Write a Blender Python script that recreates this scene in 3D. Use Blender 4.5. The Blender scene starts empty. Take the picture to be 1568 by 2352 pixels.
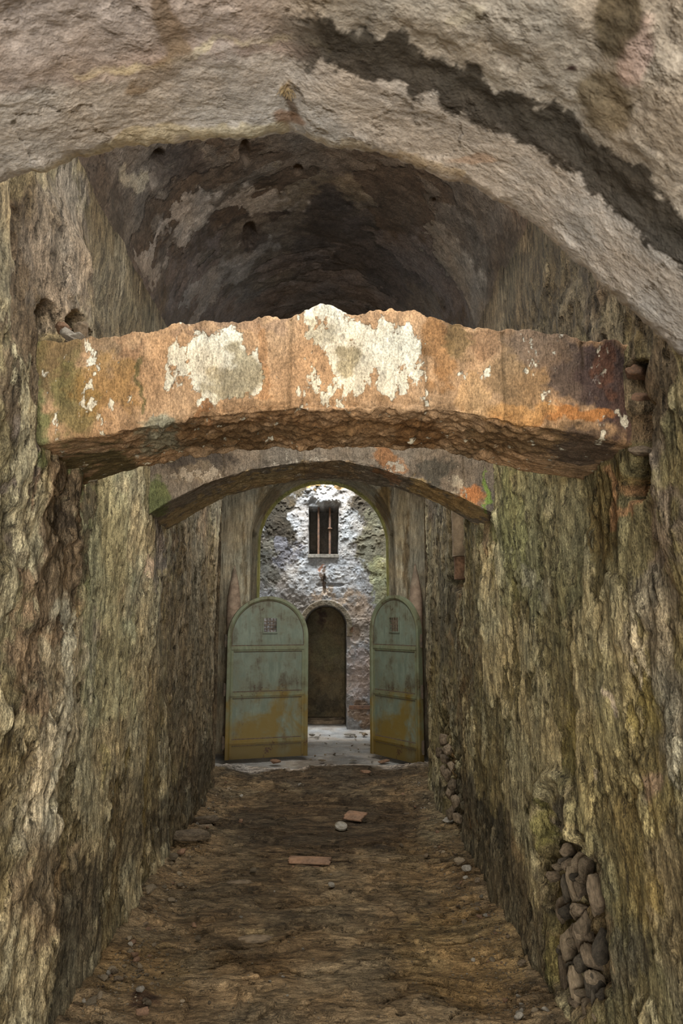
import bpy, bmesh, math, random
import numpy as np
from mathutils import Vector, Matrix
from mathutils.geometry import tessellate_polygon
random.seed(7); rng = np.random.default_rng(7)
C = bpy.context.scene.collection
# ---------------------------------------------------------------- camera numbers (1568 x 2352 frame, 24 mm lens)
FPX = 1568.0; HC = 1.7
TH = math.atan(247 / FPX); PS = math.atan(34 * math.cos(TH) / FPX)
Fv = np.array([math.sin(PS) * math.cos(TH), math.cos(PS) * math.cos(TH), math.sin(TH)])
Rv = np.array([math.cos(PS), -math.sin(PS), 0.0]); Uv = np.cross(Rv, Fv)
def ray(px, py): return Fv + (px - 784) / FPX * Rv + (1176 - py) / FPX * Uv
def PY(px, py, Y):
    d = ray(px, py); t = Y / d[1]; return np.array([d[0] * t, Y, HC + d[2] * t])
def PX(px, py, X):
    d = ray(px, py); t = X / d[0]; return np.array([X, d[1] * t, HC + d[2] * t])
def PZ(px, py, Z=0.0):
    d = ray(px, py); t = (Z - HC) / d[2]; return np.array([d[0] * t, d[1] * t, Z])
def proj(p):
    q = p - np.array([0, 0, HC]); w = np.maximum(q @ Fv, .05)
    return 784 + FPX * (q @ Rv) / w, 1176 - FPX * (q @ Uv) / w
# ---------------------------------------------------------------- noise
def _h(i, j, k, s):
    n = (i.astype(np.int64) * 374761393 + j.astype(np.int64) * 668265263 + k.astype(np.int64) * 2147483647 + s * 974634777) & 0xffffffff
    n = ((n ^ (n >> 13)) * 1274126177) & 0xffffffff
    n = ((n ^ (n >> 15)) * 2246822519) & 0xffffffff
    return ((n ^ (n >> 16)) & 0xffffff) / float(0xffffff)
def vn(p, s=0):
    f = np.floor(p); t = p - f; t = t * t * t * (t * (t * 6 - 15) + 10)
    i, j, k = f[:, 0], f[:, 1], f[:, 2]; x, y, z = t.T
    def L(a, b, u): return a + (b - a) * u
    c = [[[_h(i + a, j + b, k + d, s) for d in (0, 1)] for b in (0, 1)] for a in (0, 1)]
    return L(L(L(c[0][0][0], c[1][0][0], x), L(c[0][1][0], c[1][1][0], x), y), L(L(c[0][0][1], c[1][0][1], x), L(c[0][1][1], c[1][1][1], x), y), z)
def fbm(p, s=0, o=4, g=.5):
    r = 0; a = 1; n = 0
    for k in range(o):
        r = r + a * vn(p * (2.03 ** k) + k * 17.3, s + k); n += a; a *= g
    return r / n
def ridge(p, s=0, o=3):
    r = 0; a = 1; n = 0
    for k in range(o):
        r = r + a * (1 - np.abs(2 * vn(p * (2.1 ** k) + k * 9.7, s + k) - 1)); n += a; a *= .5
    return r / n
def worley(p, s=0):
    f = np.floor(p); d1 = np.full(len(p), 9.0); d2 = np.full(len(p), 9.0)
    for a in (-1, 0, 1):
        for b in (-1, 0, 1):
            for c in (-1, 0, 1):
                i, j, k = f[:, 0] + a, f[:, 1] + b, f[:, 2] + c
                q = np.stack([i + _h(i, j, k, s), j + _h(i, j, k, s + 1), k + _h(i, j, k, s + 2)], 1)
                d = np.sqrt(((p - q) ** 2).sum(1)); m = d < d1
                d2 = np.where(m, d1, np.minimum(d2, d)); d1 = np.where(m, d, d1)
    return d1, d2
def sst(a, b, x):
    t = np.clip((x - a) / (b - a), 0, 1); return t * t * (3 - 2 * t)
def terrace(x, n, w=.18):
    y = x * n; f = np.floor(y); return (f + sst(1 - w, 1, y - f)) / n
def lin(c):
    c = np.array(c, float) / 255.0
    return np.where(c <= .04045, c / 12.92, ((c + .055) / 1.055) ** 2.4)
# ---------------------------------------------------------------- stains: patches of stone colour with some light and shade painted in
def stain_shade(P, base, marks, warp=26, seed=5, wscale=5.0, start=None):
    """P: points on the masonry. marks: (x, y, rx, ry, colour, strength) or ([points], radius, colour, strength)"""
    u, v = proj(P)
    dist = np.linalg.norm(P - np.array([0, 0, HC]), axis=1); q = P * wscale
    wu = (fbm(q, seed, 4, .62) - .5) * 2; wv = (fbm(q + 31, seed + 9, 4, .62) - .5) * 2
    k = warp * 3.0 / np.maximum(dist, 1)
    u = u + wu * k * 2; v = v + wv * k * 2.6
    n = fbm(P * wscale * 3, seed + 21, 3, .6) - .5
    col = np.tile(lin(base), (len(P), 1)) if start is None else start
    for m in marks:
        if isinstance(m[0], list):
            pts, r, c, a = m; d = np.full(len(P), 1e9)
            for (x0, y0), (x1, y1) in zip(pts[:-1], pts[1:]):
                dx, dy = x1 - x0, y1 - y0; t = np.clip(((u - x0) * dx + (v - y0) * dy) / (dx * dx + dy * dy), 0, 1)
                d = np.minimum(d, np.hypot(u - x0 - t * dx, v - y0 - t * dy))
            d = d / r
        else:
            x, y, rx, ry, c, a = m; d = np.hypot((u - x) / rx, (v - y) / ry)
        k = sst(1.12, .72, d + n * .7) * a
        col = col * (1 - k[:, None]) + lin(c) * k[:, None]
    return col
def mute(col, base, k=.78, sat=.8):
    b = lin(base); col = b + (col - b) * k; l = col.mean(1, keepdims=True); return l + (col - l) * sat
# ---------------------------------------------------------------- meshes
def finish(o, label=None, cat=None, group=None, kind=None):
    if label: o['label'] = label
    if cat: o['category'] = cat
    if group: o['group'] = group
    if kind: o['kind'] = kind
    return o
def empty(name, loc, label, cat, group=None, rz=0):
    o = bpy.data.objects.new(name, None); C.objects.link(o); o.location = loc; o.rotation_euler = (0, 0, rz)
    o.empty_display_size = .1
    return finish(o, label, cat, group)
def link(name, me, mat, parent=None):
    o = bpy.data.objects.new(name, me); C.objects.link(o); me.materials.append(mat)
    if parent: o.parent = parent
    return o
def grid(name, P, nu, nv, mat, wrap=False, col=None, col2=None, mask=None, flip=False, parent=None):
    """P: nu*nv points, u major"""
    me = bpy.data.meshes.new(name)
    iu = np.arange(nu - 1)[:, None]; nvv = nv if wrap else nv - 1; iv = np.arange(nvv)[None, :]
    a = iu * nv + iv; b = iu * nv + (iv + 1) % nv; c = (iu + 1) * nv + (iv + 1) % nv; d = (iu + 1) * nv + iv
    q = np.stack([a, d, c, b] if flip else [a, b, c, d], -1).reshape(-1, 4).astype(np.int32)
    caps = []
    if wrap: caps = [np.arange(nv)[::-1], np.arange(nv) + (nu - 1) * nv]
    nl = q.size + sum(len(k) for k in caps); npo = len(q) + len(caps)
    me.vertices.add(len(P)); me.vertices.foreach_set('co', P.astype(np.float32).ravel())
    me.loops.add(nl); me.polygons.add(npo)
    li = np.concatenate([q.ravel()] + [k.astype(np.int32) for k in caps]); st = list(np.arange(len(q)) * 4)
    p = q.size
    for k in caps: st.append(p); p += len(k)
    me.loops.foreach_set('vertex_index', li); me.polygons.foreach_set('loop_start', np.array(st, np.int32))
    me.polygons.foreach_set('use_smooth', np.ones(npo, bool)); me.update(calc_edges=True)
    for nm, c_ in (('Col', col), ('ColB', col2)):
        if c_ is not None:
            at = me.attributes.new(nm, 'FLOAT_COLOR', 'POINT')
            at.data.foreach_set('color', np.concatenate([np.clip(c_, 0, 1), np.ones((len(P), 1))], 1).astype(np.float32).ravel())
    if mask is not None:
        at = me.attributes.new('Peel', 'FLOAT', 'POINT'); at.data.foreach_set('value', mask.astype(np.float32))
    return link(name, me, mat, parent)
def bm_link(name, bm, mat, parent=None, smooth=False):
    me = bpy.data.meshes.new(name); bmesh.ops.recalc_face_normals(bm, faces=bm.faces); bm.to_mesh(me); bm.free()
    if smooth: me.polygons.foreach_set('use_smooth', np.ones(len(me.polygons), bool))
    return link(name, me, mat, parent)
def add_box(bm, lo, hi, M=None, bev=0):
    r = bmesh.ops.create_cube(bm, size=1); vs = r['verts']
    for v in vs:
        v.co = Vector([lo[i] + (v.co[i] + .5) * (hi[i] - lo[i]) for i in range(3)])
    if bev:
        es = list({e for v in vs for e in v.link_edges})
        vs = bmesh.ops.bevel(bm, geom=es, offset=bev, segments=2, affect='EDGES')['verts']
    if M is not None:
        for v in vs: v.co = M @ v.co
def add_cyl(bm, p0, p1, r0, r1=None, n=12):
    p0, p1 = Vector(p0), Vector(p1); d = p1 - p0
    M = Matrix.Translation((p0 + p1) / 2) @ d.to_track_quat('Z', 'Y').to_matrix().to_4x4()
    bmesh.ops.create_cone(bm, cap_ends=True, segments=n, radius1=r0, radius2=r0 if r1 is None else r1, depth=d.length, matrix=M)
# ---------------------------------------------------------------- materials
class N:
    def __init__(s, name):
        s.m = bpy.data.materials.new(name); s.m.use_nodes = True; s.t = s.m.node_tree; s.b = s.t.nodes['Principled BSDF']
    def n(s, k, **kw):
        o = s.t.nodes.new(k)
        for a, b in kw.items(): setattr(o, a, b)
        return o
    def l(s, a, b): s.t.links.new(a, b)
    def val(s, x, sock):
        if isinstance(x, (int, float)): sock.default_value = x
        elif isinstance(x, (tuple, list)): sock.default_value = (*x, 1) if len(x) == 3 and sock.type == 'RGBA' else x
        else: s.l(x, sock)
    def math(s, op, a, b=0.0, c=None, clamp=False):
        o = s.n('ShaderNodeMath', operation=op, use_clamp=clamp); s.val(a, o.inputs[0]); s.val(b, o.inputs[1])
        if c is not None: s.val(c, o.inputs[2])
        return o.outputs[0]
    def noise(s, vec, scale, detail=5, rough=.55, dist=0):
        detail = min(detail, 4.5)
        o = s.n('ShaderNodeTexNoise'); s.l(vec, o.inputs['Vector']); o.inputs['Scale'].default_value = scale
        o.inputs['Detail'].default_value = detail; o.inputs['Roughness'].default_value = rough; o.inputs['Distortion'].default_value = dist
        return o.outputs[0]
    def vor(s, vec, scale, feature='F1'):
        o = s.n('ShaderNodeTexVoronoi', feature=feature); s.l(vec, o.inputs['Vector']); o.inputs['Scale'].default_value = scale
        return o.outputs['Distance']
    def map(s, vec, sc, rot=(0, 0, 0)):
        o = s.n('ShaderNodeMapping'); s.l(vec, o.inputs[0]); o.inputs['Scale'].default_value = sc; o.inputs['Rotation'].default_value = rot
        return o.outputs[0]
    def ss(s, x, a, b, lo=0, hi=1):
        o = s.n('ShaderNodeMapRange', interpolation_type='SMOOTHSTEP'); s.val(x, o.inputs[0])
        for i, v in enumerate((a, b, lo, hi)): o.inputs[i + 1].default_value = v
        return o.outputs[0]
    def mix(s, f, a, b, mode='MIX'):
        o = s.n('ShaderNodeMix', data_type='RGBA', blend_type=mode); s.val(f, o.inputs[0]); s.val(a, o.inputs[6]); s.val(b, o.inputs[7])
        return o.outputs[2]
    def bump(s, h, dist, strength=1.0, normal=None):
        o = s.n('ShaderNodeBump'); s.l(h, o.inputs['Height']); o.inputs['Distance'].default_value = dist; o.inputs['Strength'].default_value = strength
        if normal is not None: s.l(normal, o.inputs['Normal'])
        return o.outputs[0]
def masonry(name, gain=1.0, st=(1, 1, .5), fine=55, mid=9, bump=.012, step=.006, edge=.03, jitter=.22, contrast=.5, rough=.92, pits=.35, grit=0.0, spec=.25, coarse=.004, streak=0.0, grain=.22, sv3=(1, 1, .3), sdist=.012):
    """weathered masonry: two attribute colours split by a noise-sharpened peel edge, grain, pits and relief"""
    s = N(name); g = s.n('ShaderNodeNewGeometry').outputs['Position']; v = s.map(g, st)
    A = s.n('ShaderNodeAttribute', attribute_name='Col').outputs['Color']; B = s.n('ShaderNodeAttribute', attribute_name='ColB').outputs['Color']
    K = s.n('ShaderNodeAttribute', attribute_name='Peel').outputs['Fac']
    nm = s.noise(v, mid, 7, .62, .4); nf = s.noise(v, fine, 5, .6); nl = s.noise(g, 2.2, 4, .6)
    k = s.math('ADD', K, s.math('MULTIPLY', s.math('SUBTRACT', nm, .5), jitter)); k = s.math('ADD', k, s.math('MULTIPLY', s.math('SUBTRACT', nf, .5), jitter * .25))
    k = s.ss(k, .5 - edge, .5 + edge)
    c = s.mix(k, A, B)
    t = s.math('ADD', s.math('MULTIPLY', nm, .55), s.math('MULTIPLY', nf, .45))
    t = s.ss(t, .28, .72, 1 - contrast, 1 + contrast * .9)
    c = s.mix(1, c, t, 'MULTIPLY')
    ng = s.noise(s.map(g, (1, 1, .6)), fine * 2.6, 3, .75); c = s.mix(1, c, s.ss(ng, .3, .7, 1 - grain, 1 + grain), 'MULTIPLY')
    if streak:
        sv = s.map(g, sv3); sn = s.noise(sv, 30, 8, .72, .25); c = s.mix(1, c, s.ss(sn, .32, .68, 1 - .55 * streak, 1 + .6 * streak), 'MULTIPLY')
        gap = s.ss(s.noise(sv, 26, 6, .7, .5), .40, .34); c = s.mix(s.math('MULTIPLY', gap, .7 * streak), c, (.03, .024, .016))
    hue = s.mix(s.ss(nl, .35, .65), (1.06, .99, .9), (.95, 1.0, 1.04)); c = s.mix(1, c, hue, 'MULTIPLY')
    pv = s.ss(s.noise(v, fine * .45, 3, .7), .60, .70); c = s.mix(s.math('MULTIPLY', pv, pits), c, (.02, .016, .01))
    if grit:
        gv = s.ss(s.vor(g, fine * 1.6), .16, .08); gn = s.ss(s.noise(g, fine * .3, 2), .5, .6); c = s.mix(s.math('MULTIPLY', s.math('MULTIPLY', gv, gn), grit), c, (.36, .31, .22))
    c = s.mix(1, c, (gain, gain, gain), 'MULTIPLY')
    s.l(c, s.b.inputs['Base Color']); s.b.inputs['Roughness'].default_value = rough; s.b.inputs['Specular IOR Level'].default_value = spec
    h1 = s.noise(v, mid * .8, 4, .68, .6); w = s.vor(v, mid * 2.4)
    hh = s.math('ADD', h1, s.math('MULTIPLY', w, .25)); hh = s.math('SUBTRACT', hh, s.math('MULTIPLY', pv, .12))
    b1 = s.bump(hh, bump * 3.5); b2 = s.bump(k, step, 1, b1); b3 = s.bump(nf, coarse, 1, b2)
    b3 = s.bump(ng, coarse * .7, 1, b3)
    if streak: b3 = s.bump(s.math('SUBTRACT', sn, s.math('MULTIPLY', gap, .3)), sdist * 2 * streak, 1, b3)
    s.l(b3, s.b.inputs['Normal']); return s.m
def simple_stone(name, c1, c2, scale=30, bump=.004, rough=.9, vary=.35):
    s = N(name); g = s.n('ShaderNodeTexCoord').outputs['Object']; r = s.n('ShaderNodeObjectInfo').outputs['Random']
    a = s.noise(g, scale, 6, .65); b = s.noise(g, scale * .25, 3, .6)
    c = s.mix(s.ss(b, .35, .65), c1, c2); t = s.math('ADD', s.ss(a, .3, .7, .65, 1.3), s.math('MULTIPLY', s.math('SUBTRACT', r, .5), vary * 2))
    c = s.mix(1, c, t, 'MULTIPLY'); s.l(c, s.b.inputs['Base Color']); s.b.inputs['Roughness'].default_value = rough
    s.l(s.bump(a, bump), s.b.inputs['Normal']); s.b.inputs['Specular IOR Level'].default_value = .25; return s.m
def painted_metal(name, tint=(1, 1, 1)):
    s = N(name); o = s.n('ShaderNodeTexCoord').outputs['Object']
    sep = s.n('ShaderNodeSeparateXYZ'); s.l(o, sep.inputs[0]); z = sep.outputs[2]
    st = s.noise(s.map(o, (7, 7, 1.1)), 1.6, 6, .7, .3); bl = s.noise(o, 3.0, 5, .65); sp = s.noise(o, 38, 4, .7); fn = s.noise(o, 90, 3)
    c = s.mix(s.ss(st, .35, .65), (.135, .165, .12), (.21, .245, .18)); c = s.mix(s.ss(bl, .42, .62), c, (.17, .18, .12))
    drt = s.ss(s.math('ADD', s.math('MULTIPLY', st, .55), s.math('MULTIPLY', bl, .55)), .53, .70); c = s.mix(s.math('MULTIPLY', drt, .85), c, (.075, .06, .035))
    yz = s.math('ADD', z, s.math('MULTIPLY', s.math('SUBTRACT', s.noise(o, 2.2, 6, .6, .3), .5), 2.6)); yr = s.ss(yz, .74, .22)
    c = s.mix(s.math('MULTIPLY', yr, .92), c, (.18, .118, .016)); low = s.ss(s.math('ADD', z, s.math('MULTIPLY', s.math('SUBTRACT', sp, .5), .15)), .24, .12)
    c = s.mix(s.math('MULTIPLY', low, .75), c, (.10, .068, .015))
    ru = s.ss(s.math('ADD', s.math('MULTIPLY', sp, .55), s.math('MULTIPLY', bl, .75)), .76, .82); c = s.mix(ru, c, (.055, .025, .01))
    c = s.mix(1, c, tint, 'MULTIPLY'); s.l(c, s.b.inputs['Base Color']); s.b.inputs['Roughness'].default_value = .62; s.b.inputs['Metallic'].default_value = 0
    s.l(s.bump(s.math('ADD', bl, s.math('ADD', s.math('MULTIPLY', sp, .15), s.math('MULTIPLY', fn, .04))), .01), s.b.inputs['Normal']); return s.m
def rusty(name, c1=(.30, .13, .05), c2=(.10, .05, .03)):
    s = N(name); o = s.n('ShaderNodeTexCoord').outputs['Object']; a = s.noise(o, 22, 5, .7)
    s.l(s.mix(s.ss(a, .3, .7), c2, c1), s.b.inputs['Base Color']); s.b.inputs['Roughness'].default_value = .85
    s.l(s.bump(a, .006), s.b.inputs['Normal']); return s.m
M_wall = masonry('weathered_wall_plaster', grain=.45, coarse=.008, fine=64, mid=9, st=(1, 1, .4), bump=.005, step=.012, contrast=.4, pits=.35, streak=1.0, sv3=(1, 1, .3), gain=1.38, jitter=.4, edge=.02)
M_vault = masonry('vault_plaster', fine=40, mid=7, bump=.003, step=.008, gain=1.5, contrast=.5, grain=.3, coarse=.006, st=(1, 1, 1), pits=.25, jitter=.2)
M_rib = masonry('near_arch_plaster', fine=46, mid=7, bump=.0035, step=.005, contrast=.28, st=(1, 1.2, 1), pits=.2, jitter=.25)
M_beam = masonry('stone_arch_surface', grain=.35, coarse=.006, fine=70, mid=12, bump=.0035, step=.004, contrast=.5, gain=.86, st=(1.4, 1, .5), pits=.3, jitter=.35, edge=.05)
M_floor = masonry('earth_floor_soil', grain=.35, coarse=.007, fine=75, mid=9, bump=.012, step=.003, contrast=.5, st=(.55, 1.3, 1), pits=.2, grit=.7, streak=.9, sv3=(.3, 1, 1), sdist=.03, gain=1.95)
M_dust = masonry('pale_dust_floor', fine=60, mid=6, bump=.004, step=.003, contrast=.3, pits=.15, gain=1.0)
M_far = masonry('rubble_far_wall', fine=34, mid=7, bump=.004, step=.006, contrast=.35, st=(1, 1, 1), pits=.25, jitter=.3, coarse=.002, grain=.2)
M_frame = masonry('doorway_plaster', fine=50, mid=7, bump=.004, step=.004, contrast=.4, st=(1, 1, .25), pits=.2, streak=.6, sv3=(1, 1, .12), gain=1.3)
M_metal = painted_metal('pale_green_painted_iron'); M_metal_rim = painted_metal('yellowed_green_rim_paint', (1.08, 1.03, .85))
M_rust = rusty('rusted_iron', (.20, .105, .055), (.09, .055, .04)); M_hinge = rusty('dull_hinge_iron', (.16, .11, .07), (.06, .05, .035))
M_stone = simple_stone('rubble_stone_surface', (.34, .255, .165), (.17, .13, .085), 22, .012)
M_pale = simple_stone('pale_lime_stone', (.42, .38, .31), (.28, .25, .2))
M_terra = simple_stone('terracotta', (.31, .18, .105), (.2, .125, .08), 40, .003, vary=.2)
M_peb = simple_stone('pebble_stone', (.27, .215, .14), (.15, .115, .075), 60, .002, vary=.5)
M_tin = simple_stone('dull_tin', (.34, .31, .25), (.2, .17, .12), 80, .001, .5, vary=.1)
XL, XR, YE = -1.10, 1.02, 7.1
def yspace(y0, y1, n): return np.exp(np.linspace(math.log(y0 + 1.0), math.log(y1 + 1.0), n)) - 1.0
# ---------------------------------------------------------------- side walls
def wall_relief(P, s):
    q = P * np.array([1, 1, .42])
    big = fbm(q * 1.4, s, 3) - .5; flake = terrace(fbm(q * 3.3 + 3, s + 3, 5, .62), 7, .1) - .5
    rid = ridge(q * 7, s + 5, 4) - .5; lump = fbm(q * 19, s + 8, 3, .6) - .5
    rough = sst(.42, .6, fbm(P * np.array([1, 1, .5]) * 1.7, s + 13, 3))
    w = (fbm(q * 5, s + 17, 3) - .5)[:, None] * .5
    fl2 = terrace(fbm((q + w) * 8, s + 19, 4, .6), 5, .12) - .5
    return .09 * big + .05 * flake + .035 * fl2 + (.008 + .024 * rough) * rid + (.006 + .014 * rough) * lump
def build_wall(side):
    X = XL if side == 'left' else XR; sg = 1 if side == 'left' else -1
    nY, nZ = 500, 420; Y = yspace(.6, YE, nY); Z = np.linspace(-.12, 3.95, nZ)
    yy, zz = [a.ravel() for a in np.meshgrid(Y, Z, indexing='ij')]
    P0 = np.stack([np.full(yy.shape, X), yy, zz], 1); s = 11 if side == 'left' else 57
    d = wall_relief(P0, s); u, v = proj(P0)
    peel = .5 + (fbm(P0 * np.array([1, 1, .5]) * 2.6, s + 30, 5, .6) - .5) * 1.4
    wob = (fbm(P0 * 7, s + 40, 3) - .5)
    if side == 'left':
        lm = sst(2.98, 2.9, yy) * sst(2.45, 2.2, zz); w1, w2 = worley(P0 * np.array([12, 14, 11.]), 5); d += lm * .03 * (.45 - w1)
        # thick coat on the near pier, broken off along its edge
        e = (yy - 2.93) + wob * .14; d += .055 * sst(.02, -.02, e) - .01
        d += .03 * sst(.03, -.03, (yy - 2.55) + wob * .3) * sst(2.0, 2.3, zz)
        # two holes above the end of the arch
        for (hx, hy, rx, ry) in ((75, 740, 17, 38), (132, 748, 24, 30), (165, 770, 10, 12)):
            d -= .16 * sst(1.25, .85, np.hypot((u - hx) / rx, (v - hy) / ry) + wob * .9)
        hol = [(110, 1187, 26, 55, .025)]
        for (hx, hy, rx, ry, a) in hol: d -= a * sst(1.15, .9, np.hypot((u - hx) / rx, (v - hy) / ry) + wob * .5)
        base = (126, 113, 78)
        marks = [(15, 800, 60, 420, (104, 86, 66), .9), (25, 1150, 55, 200, (122, 106, 92), .9), (110, 560, 85, 200, (106, 96, 84), .9), (165, 480, 22, 60, (128, 118, 104), .8), (45, 480, 40, 90, (78, 66, 50), .8), (20, 640, 16, 200, (74, 56, 36), .8),
                 ([(118, 1130), (105, 1330), (60, 1600)], 70, (146, 116, 84), .9), ([(70, 1560), (40, 1640)], 30, (92, 72, 46), .8), (110, 1187, 32, 62, (112, 96, 82), .9),
                 ([(160, 1450), (120, 1640), (70, 1850)], 52, (172, 154, 120), .95), (15, 1640, 42, 95, (78, 64, 30), .95), (110, 1760, 60, 100, (150, 134, 100), .8), (60, 1880, 70, 110, (160, 150, 120), .85), (120, 2060, 70, 90, (142, 116, 82), .8), (40, 2120, 60, 90, (132, 108, 74), .7),
                 ([(230, 1090), (240, 1500)], 40, (144, 142, 98), 1), (205, 1180, 18, 160, (112, 98, 76), .9), (290, 1240, 40, 120, (136, 130, 88), .9), (262, 1420, 26, 160, (118, 124, 70), .85), ([(160, 1060), (60, 1040)], 26, (140, 148, 92), .9), (180, 1100, 40, 34, (170, 176, 124), .9),
                 ([(300, 1700), (320, 2000)], 40, (120, 104, 54), .8), (330, 1420, 60, 260, (130, 116, 92), .6), (370, 1300, 30, 110, (116, 106, 92), .7), (250, 1900, 40, 160, (110, 94, 66), .7),
                 ([(200, 2040), (150, 2300)], 46, (70, 60, 42), .7), (330, 2010, 50, 60, (76, 64, 40), .5), (60, 2300, 90, 90, (92, 76, 48), .8), (450, 1500, 60, 420, (98, 84, 64), .75), ([(400, 1900), (490, 1750)], 50, (70, 58, 42), .75), (180, 1330, 10, 200, (96, 82, 60), .8), (390, 1230, 30, 40, (150, 120, 90), .6)]
        base2 = (160, 146, 108); m2 = [(110, 560, 100, 240, (120, 108, 94), 1), ([(118, 1130), (105, 1330), (60, 1600)], 80, (124, 98, 70), 1), ([(230, 1090), (250, 1600)], 70, (158, 152, 112), 1), ([(160, 1450), (60, 1900)], 60, (186, 172, 140), 1), (120, 2060, 120, 160, (120, 100, 72), 1), ([(200, 2020), (130, 2340)], 60, (52, 47, 38), .8), (450, 1500, 80, 430, (116, 100, 76), .9), ([(400, 1900), (490, 1750)], 60, (54, 47, 36), .9), (300, 1880, 60, 120, (74, 64, 44), .8)]
    else:
        e = (yy - 1.98) + wob * .16; d += .05 * sst(.03, -.03, e) * sst(1.7, 2.0, zz)
        # crevice beside the arch end
        cr = np.array([(1465, 850), (1478, 930), (1480, 1010), (1476, 1060), (1452, 1130)])
        dd = np.full(len(yy), 1e9)
        for (x0, y0), (x1, y1) in zip(cr[:-1], cr[1:]):
            dx, dy = x1 - x0, y1 - y0; t = np.clip(((u - x0) * dx + (v - y0) * dy) / (dx * dx + dy * dy), 0, 1); dd = np.minimum(dd, np.hypot(u - x0 - t * dx, v - y0 - t * dy))
        d -= .20 * sst(1.3, .8, dd / 20 + wob * .6)
        # clay pipe chase
        d -= .13 * sst(1.2, .85, np.hypot(np.maximum(np.abs(u - 1052) - 6, 0) / 16, np.maximum(np.abs(v - 1240) - 90, 0) / 30) + wob * .5)
        # broken coat showing the rubble core low on the wall
        cav = sst(1.2, .85, np.hypot((u - 1305 - (v - 2050) * .16) / 62, (v - 2130) / 210) + wob * .9); d -= .10 * cav
        cav2 = sst(1.2, .85, np.hypot((u - 1030 - (v - 1760) * .14) / 22, (v - 1780) / 150) + wob * .7); d -= .05 * cav2
        slot = sst(1.15, .9, np.hypot((u - 1278) / 36, (v - 1895) / 90) + wob * .4); d -= .035 * slot
        w1, w2 = worley(P0 * np.array([1, 12, 9.]), 3); d += (cav * .06 + cav2 * .04) * (sst(.0, .35, w2 - w1) - .5)
        base = (118, 107, 70)
        marks = [(1520, 1000, 70, 330, (102, 84, 62), .95), (1440, 620, 90, 180, (84, 70, 46), .9), (1540, 1200, 60, 170, (122, 106, 90), .9), (1500, 930, 40, 50, (110, 88, 62), .8), ([(1400, 1100), (1360, 1250)], 46, (118, 96, 48), .9), ([(1405, 1080), (1420, 1150)], 16, (168, 120, 74), .9),
                 (1250, 1230, 90, 140, (126, 118, 84), .9), ([(1180, 1120), (1190, 1350)], 45, (112, 108, 62), .9), (1230, 1330, 24, 60, (140, 132, 104), .8), ([(1460, 1480), (1440, 1600), (1330, 1700)], 60, (132, 118, 60), .85), (1540, 1560, 60, 260, (138, 126, 104), .85), ([(1250, 1680), (1240, 1860)], 40, (126, 120, 62), .9), (1480, 1950, 60, 230, (128, 110, 60), .85), (1545, 2150, 50, 260, (128, 114, 82), .9),
                 ([(1055, 1340), (1060, 1620)], 16, (130, 98, 58), .9), (1010, 1300, 45, 260, (84, 74, 56), .85), (1090, 1620, 60, 300, (106, 92, 64), .7), ([(1080, 1850), (1200, 2060), (1240, 2250)], 52, (48, 44, 36), .95), ([(1040, 1760), (1070, 1900)], 22, (140, 104, 60), .8), (1110, 1700, 30, 160, (118, 104, 64), .8),
                 (1278, 1895, 30, 84, (104, 94, 76), 1), (1312, 1890, 12, 80, (170, 152, 112), .9), (1330, 2150, 50, 200, (128, 108, 76), .95), (1270, 2160, 14, 90, (116, 106, 66), .7), (1430, 2220, 40, 60, (70, 64, 52), .8), (1240, 1830, 14, 90, (128, 122, 76), .7), (1120, 1240, 20, 60, (150, 124, 88), .8)]
        base2 = (152, 138, 96); m2 = [(1500, 1000, 90, 400, (90, 74, 56), 1), (1440, 600, 140, 240, (68, 58, 42), 1), ([(1180, 1100), (1250, 1350)], 90, (104, 100, 62), 1), (1010, 1350, 60, 320, (100, 90, 68), .9), ([(1080, 1850), (1240, 2250)], 90, (70, 60, 44), 1), (1540, 1600, 90, 320, (152, 140, 112), 1), (1400, 1900, 90, 380, (144, 130, 78), .9)]
    col = mute(stain_shade(P0, base, marks, 40, s + 50), base, .85, .85); c2 = mute(stain_shade(P0, base2, m2, 44, s + 60), base2)
    d += .016 * (sst(.47, .53, peel) - .5)
    if side == 'right':
        ring_ = np.hypot((u - 1276) / 36, (v - 1895) / 92) + wob * .3; rimm = sst(.25, .05, np.abs(ring_ - 1.12)); d += .035 * rimm
        fine_m = [(1270, 1900, 28, 78, (112, 104, 88), 1), ([(1300, 1840), (1308, 1900), (1316, 1950)], 8, (182, 164, 120), 1), (1240, 1900, 7, 70, (124, 120, 70), .7), (1345, 2150, 46, 190, (120, 100, 72), .8), (1272, 2190, 12, 80, (110, 104, 62), .7), (1190, 1950, 8, 26, (150, 132, 100), .8), (1365, 1770, 6, 14, (190, 176, 150), .9), (1500, 1800, 16, 34, (136, 112, 90), .8), ([(1400, 1590), (1420, 1640)], 8, (176, 158, 136), .8), (1225, 1330, 14, 26, (150, 142, 116), .8)]
    else:
        fine_m = [(110, 1187, 20, 48, (98, 84, 68), .9), ([(165, 1130), (176, 1250), (170, 1420)], 6, (186, 166, 128), .8), (465, 1200, 10, 50, (150, 128, 100), .8), ([(362, 1160), (372, 1300)], 9, (120, 112, 104), .8), (240, 1760, 8, 50, (168, 158, 116), .8), ([(340, 1290), (345, 1330)], 8, (186, 162, 136), .8)]
    col = stain_shade(P0, base, fine_m, 12, s + 70, 8.0, start=col); c2 = stain_shade(P0, base, fine_m, 12, s + 70, 8.0, start=c2)
    seam = sst(3.2, 3.45, zz); d = d * (1 - seam * .97) + .012 * seam
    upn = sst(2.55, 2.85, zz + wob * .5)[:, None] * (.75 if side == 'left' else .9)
    if side == 'left': upn = upn * (1 - .45 * sst(2.9, 2.75, yy + wob * .2))[:, None]
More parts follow.
